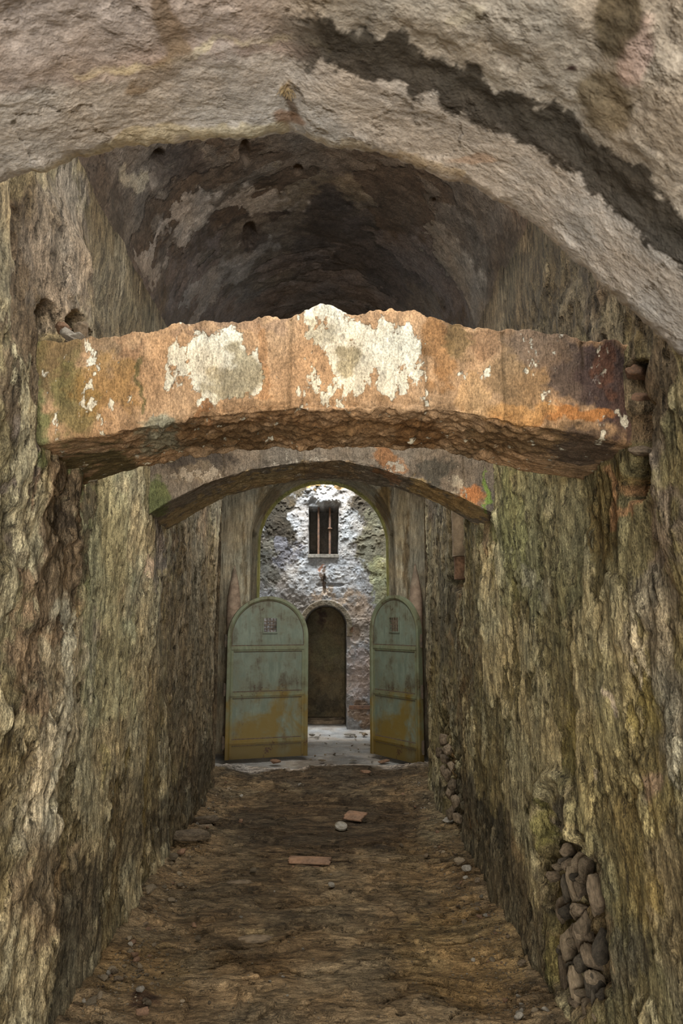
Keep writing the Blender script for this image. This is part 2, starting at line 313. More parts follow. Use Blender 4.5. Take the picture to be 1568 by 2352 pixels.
    upc = stain_shade(P0, (84, 72, 56), [(90, 560, 70, 200, (116, 104, 90), .8), (240, 680, 40, 110, (104, 94, 80), .7), (1260, 640, 40, 120, (78, 66, 48), .7), (1380, 700, 40, 60, (60, 50, 38), .8)], 40, s + 75)
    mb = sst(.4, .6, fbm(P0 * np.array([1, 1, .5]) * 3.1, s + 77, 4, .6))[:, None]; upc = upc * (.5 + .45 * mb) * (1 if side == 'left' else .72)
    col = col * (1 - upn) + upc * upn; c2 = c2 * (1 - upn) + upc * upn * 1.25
    # foot of the wall spreads into the floor a little
    d += .03 * sst(.22, 0, zz) * (fbm(P0 * 9, 5, 2))
    edge = sst(YE - .07, YE, yy); d -= edge * .04
    P = P0.copy(); P[:, 0] += sg * d
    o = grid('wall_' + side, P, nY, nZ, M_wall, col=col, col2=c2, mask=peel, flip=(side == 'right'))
    return finish(o, 'long weathered olive brown plaster wall along the %s of the passage' % side, 'wall', kind='structure')
build_wall('left'); build_wall('right')
# ---------------------------------------------------------------- vault over the passage
def build_vault():
    na, nY = 420, 430; A = np.linspace(-.05, math.pi + .05, na); Y = yspace(1.45, 7.2, nY)
    cx = (XL + XR) / 2; r = (XR - XL) / 2; z0 = 3.5
    yy, aa = [k.ravel() for k in np.meshgrid(Y, A, indexing='ij')]
    n = np.stack([-np.cos(aa), 0 * aa, np.sin(aa)], 1); P0 = np.stack([cx - r * np.cos(aa), yy, z0 + r * np.sin(aa)], 1)
    peel = .5 + (fbm(P0 * np.array([1.3, 2.2, 1.3]), 71, 5, .62) - .5) * 1.5
    u, v = proj(P0)
    d = .05 * (fbm(P0 * 1.8, 73, 4) - .5) + .05 * (terrace(fbm(P0 * 2.6, 76, 4), 8) - .5) + .014 * (ridge(P0 * 8, 77, 3) - .5)
    marks = [([(240, 760), (330, 620), (420, 500), (560, 455), (690, 440)], 34, (128, 118, 106), 1), ([(430, 740), (480, 640), (600, 560)], 30, (112, 104, 96), .95), ([(860, 440), (980, 520), (1060, 620), (1110, 720)], 30, (118, 108, 94), .95), ([(640, 420), (860, 430), (960, 500)], 30, (98, 84, 62), .8),
             (820, 600, 170, 130, (66, 58, 54), .9), (760, 480, 70, 50, (56, 48, 42), .9), (900, 520, 60, 40, (52, 46, 38), .9), (600, 700, 120, 40, (96, 90, 86), .7), (300, 405, 34, 34, (128, 116, 92), 1), (230, 520, 60, 200, (60, 50, 40), .9), (120, 540, 50, 160, (110, 98, 84), .8),
             (520, 490, 50, 26, (62, 52, 42), 1), (630, 480, 40, 12, (58, 48, 40), 1), (580, 540, 40, 26, (64, 54, 46), .9), (390, 610, 40, 90, (70, 60, 50), .8), (700, 360, 300, 40, (92, 78, 62), .8), (430, 380, 60, 70, (60, 50, 42), .9), (1180, 620, 60, 110, (58, 48, 38), .9), (1290, 640, 60, 160, (70, 58, 42), .8)]
    d = d * sst(.02, .3, np.sin(aa)) - .012 * sst(.2, 0, np.sin(aa)); col = mute(stain_shade(P0, (84, 74, 62), marks, 34, 81, 6.0), (84, 74, 62), 1, .7); sk = sst(3.95, 3.5, zv := P0[:, 2])[:, None] * .8; upc = stain_shade(P0, (84, 72, 56), [(240, 680, 40, 110, (104, 94, 80), .7), (1260, 640, 40, 120, (78, 66, 48), .7)], 40, 101) * .75
    col = col * (1 - sk) + upc * sk
    c2 = stain_shade(P0, (68, 58, 48), [(760, 640, 420, 130, (92, 84, 80), .8)] , 20, 85)
    peel = peel - .25 * (col.mean(1) > lin((104, 96, 84)).mean())
    for (hx, hy, rx, ry) in ((560, 345, 9, 24), (683, 385, 8, 9), (996, 460, 8, 9), (573, 545, 14, 28), (1160, 640, 16, 20), (360, 380, 16, 44)):
        d -= .05 * sst(1.2, .85, np.hypot((u - hx) / rx, (v - hy) / ry) + (fbm(P0 * 9, 90, 2) - .5))
    P = P0 - n * d[:, None]
    P[:, 0] = P0[:, 0] - n[:, 0] * d; P[:, 2] = P0[:, 2] - n[:, 2] * d
    o = grid('ceiling', P, nY, na, M_vault, col=col, col2=c2, mask=peel)
    finish(o, 'dark barrel vault with peeling pale plaster bands above the passage', 'ceiling', kind='structure')
build_vault()
# ---------------------------------------------------------------- near vault: arch band and rough ceiling over the camera
def build_near():
    ed = [(-420, 560), (-200, 470), (0, 402), (60, 388), (100, 382), (160, 362), (230, 340), (330, 322), (440, 314), (520, 306), (590, 302), (640, 296), (662, 292), (700, 304), (760, 322), (850, 338), (940, 365), (1020, 395), (1100, 435), (1190, 478), (1290, 558), (1380, 640), (1440, 702), (1500, 752), (1568, 806), (1700, 930), (1860, 1090)]
    pr = np.array([PY(x, y, 1.458) for x, y in ed]); L = np.r_[0, np.cumsum(np.hypot(*(np.diff(pr[:, [0, 2]], axis=0).T)))]
    ns = 620; t = np.linspace(0, L[-1], ns); px = np.interp(t, L, pr[:, 0]); pz = np.interp(t, L, pr[:, 2])
    k = np.ones(9) / 9; pz = np.convolve(np.pad(pz, 4, 'edge'), k, 'valid')
    tx = np.gradient(px, t); tz = np.gradient(pz, t); nx, nz = -tz, tx   # upward normal
    # section from the hidden far face, round the lip, along the band, across the joint, back over the camera
    sec = [(2.6, 1.53)] + [(h, 1.52) for h in np.linspace(1.2, .12, 12)] + [(.07, 1.515), (.04, 1.505), (.02, 1.49), (.008, 1.47), (0, 1.44)]
    sec += [(0, y) for y in np.linspace(1.43, 1.24, 50)] + [(.001, 1.234), (.001, 1.228), (.002, 1.22), (.002, 1.212), (.002, 1.204), (.002, 1.196), (.002, 1.188)]
    sec += [(.002, y) for y in np.linspace(1.18, .5, 120)] + [(.015, y) for y in np.linspace(.45, -1.2, 20)]
    sec = np.array(sec); nv = len(sec)
    o_, yy = np.tile(sec[:, 0], ns), np.tile(sec[:, 1], ns); X = np.repeat(px, nv); Z = np.repeat(pz, nv); NX = np.repeat(nx, nv); NZ = np.repeat(nz, nv); T = np.repeat(t, nv)
    P0 = np.stack([X + NX * o_, yy, Z + NZ * o_], 1)
    # the joint wanders
    wander = (fbm(np.stack([T * 3, 0 * T, 0 * T], 1), 101, 4, .6) - .5) * .16
    P0[:, 1] += wander * sst(1.5, 1.25, yy) * sst(.5, 1.1, yy)
    u, v = proj(P0); right = sst(560, 760, u)
    band = sst(1.19, 1.24, yy)
    d = .02 * (fbm(P0 * np.array([3, 5, 3]), 103, 5) - .5) + .008 * (terrace(fbm(P0 * np.array([4, 9, 4]), 106, 4), 6, .1) - .5)
    d += (1 - band) * (.012 * (fbm(P0 * 22, 109, 3) - .5))
    lip = sst(.0, .06, o_) + sst(1.40, 1.47, yy) * (yy < 1.6); d += np.clip(lip, 0, 1) * (.045 * (fbm(P0 * 15, 111, 4, .62) - .5)) + .004 * (yy < 1.5)
    d -= sst(.03, .0, np.abs(yy - 1.205) - .004) * .003 * right; mz = sst(.075, .03, np.abs(yy - 1.20)) * right; d -= mz * (.011 * fbm(P0 * 34, 114, 4, .65) - .004); stepk = sst(1.26, 1.16, yy) * (o_ < .05) * 0; o_ = o_ + 0
    d *= sst(2.5, 1.0, o_)
    P = P0.copy(); P[:, 0] -= NX * (d + stepk * .026); P[:, 2] -= NZ * (d + stepk * .026)
    marks = [(1250, 250, 900, 420, (138, 128, 110), 0.0),
             ([(-60, 150), (330, 60), (700, 30)], 90, (160, 138, 126), .7), ([(110, 168), (280, 140), (430, 128), (560, 80), (690, 72), (760, 96)], 9, (206, 190, 158), .9), ([(350, 40), (420, 110), (300, 190)], 34, (128, 108, 82), .8),
             ([(80, 385), (160, 360), (240, 338), (420, 318), (640, 298)], 16, (190, 176, 146), .8), ([(700, 305), (900, 350), (1050, 400)], 12, (176, 158, 130), .7), (660, 205, 16, 16, (190, 160, 110), .95), (663, 245, 12, 30, (90, 70, 52), .8), (655, 270, 34, 16, (140, 108, 84), .8), (60, 178, 20, 12, (100, 82, 62), .8),
             (1080, 360, 60, 14, (180, 156, 136), .8), (560, 170, 300, 60, (172, 162, 152), .6), (600, 10, 20, 22, (70, 58, 44), .8)]
    c1 = stain_shade(P0, (176, 167, 157), marks, 16, 121, 5.0)
    rm = [(1470, 110, 50, 60, (178, 156, 144), .95), (1420, 40, 60, 70, (84, 74, 54), .9), (1390, 210, 60, 90, (104, 90, 64), .8), (1318, 118, 14, 12, (70, 52, 46), 1), (1175, 125, 18, 14, (170, 158, 144), .9), ([(1060, 60), (1110, 20)], 14, (160, 150, 130), .6)]
    c2 = stain_shade(P0, (168, 158, 144), rm, 16, 131, 5.0)
    bl = (band * (yy < 1.3) + (yy >= 1.3))[:, None]
    leftover = (1 - right)[:, None] * (1 - bl)
    col = c1 * bl + (1 - bl) * (c2 * right[:, None] + (1 - right[:, None]) * stain_shade(P0, (168, 152, 140), [([(350, 40), (420, 110)], 34, (120, 100, 78), .8)], 16, 133))
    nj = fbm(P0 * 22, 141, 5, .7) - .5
    moss_shade = sst(1.0, .8, np.abs(yy - 1.20) / (.042 + .02 * right) + nj * 1.8) * right  # moss and the shadow gap of the joint, painted as one dark band
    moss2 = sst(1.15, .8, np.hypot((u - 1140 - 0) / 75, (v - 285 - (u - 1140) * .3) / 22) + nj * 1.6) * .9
    m = np.clip(np.maximum(moss_shade, moss2), 0, 1)[:, None]
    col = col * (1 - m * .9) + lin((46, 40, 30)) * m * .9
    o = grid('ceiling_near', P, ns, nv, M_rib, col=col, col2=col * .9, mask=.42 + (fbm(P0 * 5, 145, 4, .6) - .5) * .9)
    finish(o, 'pale grey plaster vault and arch band overhead, nearest the viewer', 'ceiling', kind='structure')
build_near()
# ---------------------------------------------------------------- stone arches spanning the passage
def arch(name, ftop, fbot, bbot, Yf, Yb, colf, label, joints, nu=460, seed=200, rough=1.0, marks=(), base=(180, 136, 92), marks2=(), base2=(206, 192, 160), peelm=(), ext=.10, topflat=None):
    Yf_ = lambda X: Yf[0] + (X - XL) / (XR - XL) * (Yf[1] - Yf[0]); Yb_ = lambda X: Yb[0] + (X - XL) / (XR - XL) * (Yb[1] - Yb[0])
    def curve(pts, yf):
        out = []
        for x, y in pts:
            Y = yf(0)
            for _ in range(4): p = PY(x, y, Y); Y = yf(p[0])
            out.append((p[0], p[2]))
        a = np.array(out); return a[:, 0], a[:, 1]
    X = np.linspace(XL - ext, XR + ext, nu)
    def ev(pts, yf):
        a, b = curve(pts, yf); return np.interp(X, a, b)
    zt, zf, zb = ev(ftop, Yf_), ev(fbot, Yf_), ev(bbot, Yb_) - .014; yf, yb = Yf_(X), Yb_(X)
    ztb = zt - .02
    # section polygon: front bottom -> front top -> back top -> back bottom -> soffit
    nfr, ntp, nbk, nso = 120, 24, 20, 96
    rows = []; par = []
    for i in range(nfr):
        t = i / nfr; rows.append((yf, zf + (zt - zf) * t)); par.append((0, t))
    for i in range(ntp):
        t = i / ntp; rows.append((yf + (yb - yf) * t, zt + (ztb - zt) * t)); par.append((1, t))
    for i in range(nbk):
        t = i / nbk; rows.append((yb, ztb + (zb - ztb) * t)); par.append((2, t))
    for i in range(nso):
        t = i / nso; rows.append((yb + (yf - yb) * t, zb + (zf - zb) * t)); par.append((3, t))
    Yg = np.stack([r[0] for r in rows], 1); Zg = np.stack([r[1] for r in rows], 1)
    for _ in range(2):   # soften the arrises
        Yg = (np.roll(Yg, 1, 1) + Yg * 2 + np.roll(Yg, -1, 1)) / 4; Zg = (np.roll(Zg, 1, 1) + Zg * 2 + np.roll(Zg, -1, 1)) / 4
    nv = Yg.shape[1]; Xg = np.repeat(X[:, None], nv, 1)
    P0 = np.stack([Xg.ravel(), Yg.ravel(), Zg.ravel()], 1)
    dy = np.roll(Yg, -3, 1) - np.roll(Yg, 3, 1); dz = np.roll(Zg, -3, 1) - np.roll(Zg, 3, 1); L = np.hypot(dy, dz) + 1e-9
    NY, NZ = (-dz / L).ravel(), (dy / L).ravel()
    fc = np.tile(np.array([p[0] for p in par]), nu); tt = np.tile(np.array([p[1] for p in par]), nu)
    u, v = proj(P0)
    d = .02 * (fbm(P0 * 4, seed, 4) - .5) + .007 * (fbm(P0 * 26, seed + 3, 3) - .5)
    # crumbling underside and lower lip
    mid = sst(.95, .62, np.abs(P0[:, 0] + .03)) * rough
    so = ((fc == 3) * 1.0 + (fc == 0) * sst(.16, .02, tt)) * mid
    w1, w2 = worley(P0 * np.array([18, 22, 26.]), seed + 8)
    d += so * (.07 * (fbm(P0 * np.array([9, 12, 12]), seed + 5, 5, .65) - .52) + .02 * (.5 - w1) - .006) + (fc == 3) * .006 * (ridge(P0 * np.array([6, 30, 30]), seed + 6, 3) - .5)
    # ragged upper edge
    tp = (fc == 0) * sst(.86, 1, tt) + (fc == 1) * sst(.4, 0, tt); P0z = np.zeros(len(P0))
    rg = (fbm(np.stack([P0[:, 0] * 9, P0[:, 1] * 3, 0 * u], 1), seed + 11, 5, .62) - .5)
    P0z += tp * (rg * .06 + .02 * (fbm(np.stack([P0[:, 0] * 26, P0[:, 1] * 3, 0 * u], 1), seed + 12, 3, .6) - .5)) + so * (fc == 0) * 0
    for jx in joints:
        jy = PY(jx, 850, Yf[0])[0]; jd = np.abs(P0[:, 0] - jy + (fbm(P0 * 14, seed + jx, 2) - .5) * .02)
        d -= .006 * sst(.008, .002, jd) * (fc == 0) * sst(.35, .5, fbm(P0 * 6, seed + jx, 2))
    P = P0.copy(); P[:, 1] += NY * d; P[:, 2] += NZ * d + P0z
    col = stain_shade(P0, base, list(marks), 20, seed + 20, 9.0); c2 = stain_shade(P0, base2, list(marks2), 20, seed + 30, 9.0)
    pk = .2 + (fbm(P0 * np.array([20, 20, 11.]), seed + 40, 5, .75) - .5) * 1.6
    for (x, y, rx, ry, a) in peelm: pk += a * sst(1.2, .5, np.hypot((u - x) / rx, (v - y) / ry)) * (fc == 0)
    for jx in joints:
        jy = PY(jx, 850, Yf[0])[0]; jd = np.abs(P0[:, 0] - jy + (fbm(P0 * 14, seed + jx, 2) - .5) * .015); kk = (sst(.010, .002, jd) * .4 * sst(.35, .5, fbm(P0 * 6, seed + jx, 2)))[:, None]; col = col * (1 - kk) + lin((70, 58, 36)) * kk
    o = grid(name, P, nu, nv, colf, wrap=True, col=col, col2=c2, mask=pk)
    return finish(o, label, 'arch')
arch('stone_arch', [(20, 792), (60, 785), (150, 784), (210, 778), (360, 762), (400, 745), (480, 732), (560, 735), (660, 730), (700, 712), (740, 701), (800, 712), (870, 712), (940, 712), (1000, 722), (1050, 735), (1090, 750), (1160, 765), (1220, 758), (1280, 760), (1330, 778), (1420, 786), (1480, 800)],
     [(20, 1030), (60, 1024), (150, 1008), (330, 986), (450, 962), (560, 952), (680, 942), (800, 942), (960, 942), (1040, 948), (1100, 958), (1180, 972), (1250, 985), (1350, 998), (1440, 1016), (1500, 1025)],
     [(150, 1125), (200, 1108), (280, 1080), (360, 1058), (420, 1044), (500, 1034), (560, 1028), (700, 1027), (850, 1028), (1000, 1030), (1060, 1038), (1120, 1056), (1200, 1078), (1320, 1092), (1380, 1104)],
     (2.38, 2.21), (3.08, 2.74), M_beam, 'wide orange sandstone arch with white plaster patches crossing the passage close by', [328, 668, 800, 968, 1134, 1300],
     base=(178, 145, 110), base2=(218, 210, 188),
     marks=[(70, 900, 46, 150, (128, 126, 84), 1), (62, 960, 20, 80, (186, 188, 140), .85), (140, 850, 50, 90, (116, 98, 66), .85), (180, 920, 60, 90, (126, 116, 74), .8), (230, 800, 60, 34, (140, 118, 92), .8), (260, 890, 80, 80, (156, 122, 72), .7), ([(330, 800), (335, 960)], 6, (92, 88, 54), .8), (500, 1000, 150, 30, (112, 92, 66), .8), (640, 990, 240, 34, (128, 96, 62), .8), ([(400, 750), (560, 745), (660, 745)], 16, (150, 122, 96), .8), (300, 800, 40, 30, (146, 112, 82), .7), ([(600, 760), (610, 920)], 14, (158, 118, 80), .7), (1090, 900, 40, 60, (200, 160, 112), .6), ([(1000, 760), (1160, 790)], 24, (136, 106, 78), .8), (570, 870, 40, 30, (128, 118, 86), .5), ([(480, 900), (470, 960)], 14, (150, 104, 66), .7), (860, 1000, 240, 30, (142, 112, 78), .7), (370, 1010, 60, 30, (148, 142, 118), .9), (220, 1060, 110, 38, (112, 98, 64), 1),
            (1000, 800, 40, 100, (150, 110, 68), .8), (1050, 780, 30, 60, (120, 100, 66), .8), (1210, 860, 90, 90, (150, 122, 88), .85), (1260, 800, 110, 50, (124, 104, 86), .85), (1330, 870, 70, 80, (102, 88, 78), .95), (1400, 880, 80, 130, (84, 70, 66), 1), (1440, 950, 40, 90, (92, 72, 64), .9), (1300, 960, 110, 22, (186, 128, 74), .9), (1200, 950, 100, 34, (196, 152, 100), .9), (1200, 1020, 160, 36, (120, 96, 66), .85), (1340, 1040, 90, 40, (96, 80, 66), .9), (1400, 830, 26, 60, (110, 74, 54), .6), (960, 1010, 60, 40, (120, 86, 50), .8)],
     marks2=[(540, 860, 60, 60, (144, 130, 98), .8), (800, 810, 40, 40, (150, 138, 106), .8), (1330, 870, 60, 60, (130, 118, 112), 1), (720, 770, 40, 60, (182, 172, 146), .8)],
     peelm=[(500, 840, 95, 90, .62), (560, 870, 60, 60, .3), (740, 740, 70, 60, .5), (800, 800, 60, 80, .4), (900, 780, 80, 60, .34), (860, 870, 110, 60, .22), (720, 900, 50, 60, .3), (880, 830, 100, 100, .26), (1030, 895, 20, 24, .3), (600, 800, 40, 60, .2), (430, 780, 50, 50, .22), (400, 850, 30, 80, .3), (1320, 850, 70, 70, .14), (1100, 880, 60, 60, .05), (420, 1000, 70, 30, .3), (200, 930, 40, 80, .12)])
arch('stone_arch', [(300, 1040), (400, 990), (560, 950), (740, 940), (900, 950), (1060, 990), (1180, 1040)],
     [(320, 1196), (340, 1182), (385, 1152), (470, 1112), (561, 1083), (689, 1063), (780, 1058), (870, 1078), (962, 1104), (1054, 1140), (1133, 1180), (1150, 1190)],
     [(340, 1240), (385, 1212), (450, 1172), (520, 1137), (600, 1116), (689, 1098), (780, 1096), (880, 1114), (900, 1116), (954, 1132), (1020, 1160), (1094, 1202), (1130, 1215)],
     (4.17, 4.10), (4.70, 4.42), M_beam, 'darker grey brown stone arch behind the orange one, mossy at both ends', [520, 600, 700, 800, 870, 962, 1054], seed=300, rough=.5, nu=380,
     base=(122, 110, 95), base2=(160, 148, 130),
     marks=[(360, 1140, 26, 50, (104, 108, 66), .9), (1122, 1140, 9, 60, (134, 152, 78), 1), (1085, 1140, 34, 30, (176, 118, 74), 1), (1060, 1120, 14, 20, (170, 160, 140), .9), (1000, 1080, 40, 40, (74, 72, 64), .8), (460, 1060, 90, 34, (66, 60, 54), .8), (450, 1090, 60, 16, (132, 118, 98), .7), (880, 1060, 30, 30, (138, 98, 64), .9), (910, 1085, 26, 20, (156, 120, 90), .9), ([(390, 1200), (520, 1130), (690, 1080)], 20, (160, 138, 100), .9), ([(960, 1120), (1110, 1190)], 22, (172, 146, 102), .9), (740, 1082, 110, 14, (140, 118, 90), .8)],  # pale soffit strokes put light on the underside into the colour
     peelm=[(450, 1090, 80, 20, .4), (900, 1085, 40, 30, .3), (650, 1050, 100, 20, .2)])
# ---------------------------------------------------------------- earth floor
def build_floor():
    nY, nX = 620, 360; Y = yspace(1.6, 8.55, nY); X = np.linspace(-1.6, 1.55, nX)
    yy, xx = [a.ravel() for a in np.meshgrid(Y, X, indexing='ij')]; P0 = np.stack([xx, yy, 0 * xx], 1)
    q = P0 * np.array([.55, 1, 1]); wrp = np.stack([0 * xx, (fbm(P0 * 2, 401, 3) - .5) * .5, 0 * xx], 1)
    z = .05 * (fbm(q * 2.0, 403, 4) - .5) + .13 * (terrace(fbm((q + wrp) * np.array([.55, 1, 1]) * 4.2, 405, 5, .58), 6, .07) - .5) + .035 * (ridge((q + wrp) * np.array([.7, 1, 1]) * 8, 407, 4) - .5) + .008 * (fbm(P0 * 26, 409, 3) - .5)
    sd = np.minimum(xx - XL, XR - xx); bank = sst(.32, -.02, sd + (fbm(P0 * 4, 411, 3) - .5) * .25); z += bank * (.035 + .03 * fbm(P0 * 12, 412, 3))
    z += bank * .015 * (fbm(P0 * 45, 413, 2) - .5)
    lipn = (fbm(P0 * 2.4, 415, 4) - .5) * .5 - .06 * xx
    z -= sst(8.18, 8.30, yy + lipn) * .09
    z += .02 - .0 * yy
    base = (114, 97, 73)
    marks = [(760, 1900, 260, 90, (64, 52, 38), .8), (560, 2100, 160, 120, (76, 62, 44), .6), (300, 2250, 160, 90, (112, 92, 62), .7), (1050, 2200, 170, 130, (116, 96, 64), .75), (1000, 1990, 120, 90, (98, 80, 54), .6), (1010, 1900, 60, 50, (120, 106, 80), .6), (420, 1960, 60, 40, (112, 94, 68), .7), (330, 2330, 40, 30, (44, 26, 18), .8), (590, 2160, 50, 14, (126, 110, 82), .7), (740, 1780, 240, 40, (72, 62, 50), .8), (560, 2240, 120, 30, (84, 66, 42), .6)]
    col = stain_shade(P0, base, marks, 30, 420, 4.0)
    far = sst(8.05, 8.3, yy + lipn)[:, None]; col = col * (1 - far) + lin((200, 190, 180)) * far
    P = P0.copy(); P[:, 2] = z
    o = grid('floor', P, nY, nX, M_floor, col=col, col2=col * .68, mask=.5 + (fbm(P0 * np.array([3, 9, 1]), 430, 4) - .5) * 1.2, flip=True)
    finish(o, 'dark rutted earth floor of the passage', 'floor', kind='structure')
    return Y, X, z.reshape(nY, nX)
FY, FX, FZ = build_floor()
def floor_z(x, y):
    if y > 8.2: return -.05
    i = np.clip(np.searchsorted(FY, y), 1, len(FY) - 1); j = np.clip(np.searchsorted(FX, x), 1, len(FX) - 1)
    return float(FZ[i - 1:i + 1, j - 1:j + 1].mean())
def build_far_floor():
    nY, nX = 200, 220; Y = np.linspace(8.2, 12.6, nY); X = np.linspace(-2.3, 2.3, nX)
    yy, xx = [a.ravel() for a in np.meshgrid(Y, X, indexing='ij')]; P0 = np.stack([xx, yy, 0 * xx], 1)
    z = -.075 + .03 * (fbm(P0 * 1.5, 441, 4) - .5) + .012 * (fbm(P0 * 14, 443, 3) - .5) + .03 * sst(11.0, 11.6, yy)
    P = P0.copy(); P[:, 2] = z; col = stain_shade(P0, (178, 172, 164), [(760, 1740, 90, 20, (110, 100, 90), .5)], 20, 450)
    o = grid('floor_far_room', P, nY, nX, M_dust, col=col, col2=col * .85, mask=.5 + (fbm(P0 * 6, 451, 4) - .5) * .9, flip=True)
    finish(o, 'pale dusty floor of the bright room beyond the doors', 'floor', kind='structure')
build_far_floor()
def build_entry_floor():
    n = 60; xx, yy = [k.ravel() for k in np.meshgrid(np.linspace(-1.6, 1.55, n), np.linspace(-3, 1.62, n), indexing='ij')]; P = np.stack([xx, yy, .02 + .03 * (fbm(np.stack([xx, yy, 0 * xx], 1) * 3, 460, 3) - .5)], 1)
    c = np.tile(lin((118, 99, 68)), (len(P), 1)); finish(grid('floor_entrance', P, n, n, M_floor, col=c, col2=c * .7, mask=0 * xx + .4), 'earth floor under the near vault', 'floor', kind='structure')
build_entry_floor()
# ---------------------------------------------------------------- far wall with barred window and blocked arched niche
YF = 11.4
wa = PY(709, 1272, YF); wb = PY(776, 1165, YF); na_ = PY(707, 1655, YF); nb_ = PY(795, 1392, YF)
NX0, NX1, NZT = -.36, nb_[0], nb_[2]; NR = (NX1 - NX0) / 2; NC = (NX0 + NX1) / 2
def build_far():
    nx, nz = 400, 560; X = np.linspace(-2.2, 2.2, nx * 1); X = np.sort(np.concatenate([np.linspace(-2.2, -1.2, 30), np.linspace(-1.19, 1.05, 330), np.linspace(1.06, 2.2, 30)])); nx = len(X); Z = np.linspace(-.15, 4.7, nz)
    xx, zz = [a.ravel() for a in np.meshgrid(X, Z, indexing='ij')]; P0 = np.stack([xx, np.full(xx.shape, YF), zz], 1)
    nj = fbm(P0 * 9, 501, 3) - .5
    u, v = proj(P0)
    bright = sst(1.15, .7, np.hypot((u - 750) / 105, (v - 1290) / 190) + nj * .8)
    d = .06 * (fbm(P0 * 1.8, 503, 4) - .5) + .055 * (terrace(fbm(P0 * 3.2, 505, 5, .6), 5, .15) - .5) + .020 * (ridge(P0 * 7, 507, 4) - .5) * (.3 + bright) + .008 * (fbm(P0 * 30, 509, 3) - .5)
    # corbelled rubble over the window
    d += .10 * sst(1.2, .6, np.hypot((u - 745) / 42, (v - 1128) / 34) + nj * .6)
    w = sst(-.010, .006, np.minimum(np.minimum(xx - wa[0], wb[0] - xx), np.minimum(zz - wa[2], wb[2] - zz)) + nj * .02)
    top = NZT - NR; din = np.where(zz > top, NR - np.hypot(xx - NC, zz - top), np.minimum(xx - NX0, NX1 - xx))
    n_ = sst(-.006, .006, din + nj * .012)
    ring = sst(.10, .08, np.abs(din + .055) * 2 ) * (din < 0) * (zz > top - .15)
    d = d * (1 - ring * .7) + ring * .02
    hole = sst(1.1, .8, np.hypot((u - 815) / 12, (v - 1455) / 20) + nj * .6); d -= .03 * hole
    gr = sst(1.2, .7, np.hypot((u - 745) / 4, (v - 1345) / 24) + nj * .6) + sst(1.2, .7, np.hypot((u - 760) / 28, (v - 1344) / 4) + nj * .8); d -= .07 * np.clip(gr, 0, 1)
    ydep = np.maximum(w * .55, n_ * .85)
    dback = d * .45
    P = P0.copy(); P[:, 1] = YF - np.where(ydep > .5 * .55, dback, d) + ydep
    base = (128, 124, 120)
    marks = [(635, 1190, 62, 120, (52, 46, 36), 1), (690, 1115, 90, 36, (66, 56, 40), 1), (850, 1150, 56, 70, (60, 52, 40), 1), (860, 1250, 40, 90, (92, 86, 66), .9), (880, 1330, 30, 60, (128, 126, 92), .8), (615, 1300, 26, 60, (82, 80, 72), .9), (660, 1270, 30, 40, (98, 98, 104), .9), (750, 1110, 60, 12, (140, 112, 66), .8),
             (745, 1145, 50, 26, (170, 170, 170), .9), (750, 1320, 90, 60, (160, 160, 160), .8), (690, 1200, 22, 60, (150, 148, 146), .8), (800, 1220, 26, 60, (148, 146, 142), .8), (731, 1310, 10, 6, (134, 92, 70), .9), (745, 1345, 6, 30, (84, 66, 50), .9), (830, 1430, 40, 60, (136, 122, 108), .9), (825, 1560, 40, 80, (150, 136, 128), .85), (835, 1640, 26, 28, (112, 92, 74), .9), (804, 1448, 5, 8, (128, 74, 60), .9), (760, 1372, 60, 14, (150, 132, 112), .8)]
    col = stain_shade(P0, base, marks, 50, 520, 5.0)
    k = (ring[:, None] * .8); col = col * (1 - k) + lin((104, 92, 70)) * k
    k = sst(.3, .5, ydep)[:, None] * (zz < 2.2)[:, None]; nic = 1.15 * stain_shade(P0, (92, 82, 62), [(740, 1420, 20, 20, (70, 56, 46), .9), (750, 1500, 40, 50, (98, 90, 62), .5), (750, 1630, 60, 24, (60, 52, 42), .6)], 60, 530)
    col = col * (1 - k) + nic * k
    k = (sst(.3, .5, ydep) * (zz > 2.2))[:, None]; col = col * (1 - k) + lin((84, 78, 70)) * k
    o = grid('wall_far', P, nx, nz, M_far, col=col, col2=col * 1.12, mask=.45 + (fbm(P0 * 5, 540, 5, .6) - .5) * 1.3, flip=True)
    finish(o, 'bright crumbling rubble wall with an arched niche at the end of the passage', 'wall', kind='structure')
build_far()
# window: sill and two rusty bars
wr = empty('window_1', (float((wa[0] + wb[0]) / 2), YF, float(wa[2])), 'small unglazed window with two rusty bars high on the far wall', 'window'); wr['kind'] = 'structure'
def bar(px, r, dz=0):
    p = PY(px, 1270, YF + .06); bm = bmesh.new(); n = 14
    for i in range(n):
        z0 = i / n * (wb[2] - wa[2] + .06); z1 = (i + 1) / n * (wb[2] - wa[2] + .06)
        r0_ = r if i == 0 else r1_; r1_ = r * random.uniform(.94, 1.06); add_cyl(bm, (p[0] - wr.location.x, .06, z0), (p[0] - wr.location.x, .06, z1), r0_, r1_, 10)
    o = bm_link('window_bar', bm, M_rust, wr); return o
bar(731, .019); b2 = bar(757, .019); b2['label'] = 'rusty bar with a small crosswise collar'
bm = bmesh.new(); add_box(bm, (-.035, .02, .255), (.05 - .012, .10, .275), bev=.004); 
c_ = bm_link('bar_collar', bm, M_rust, b2); c_.location = (float(PY(757, 1270, YF + .06)[0] - wr.location.x) - 0.0, 0, .17)
bm = bmesh.new(); add_box(bm, (-.26, -.035, -.07), (.26, .30, -.005), bev=.008); bm_link('window_sill', bm, M_pale, wr)
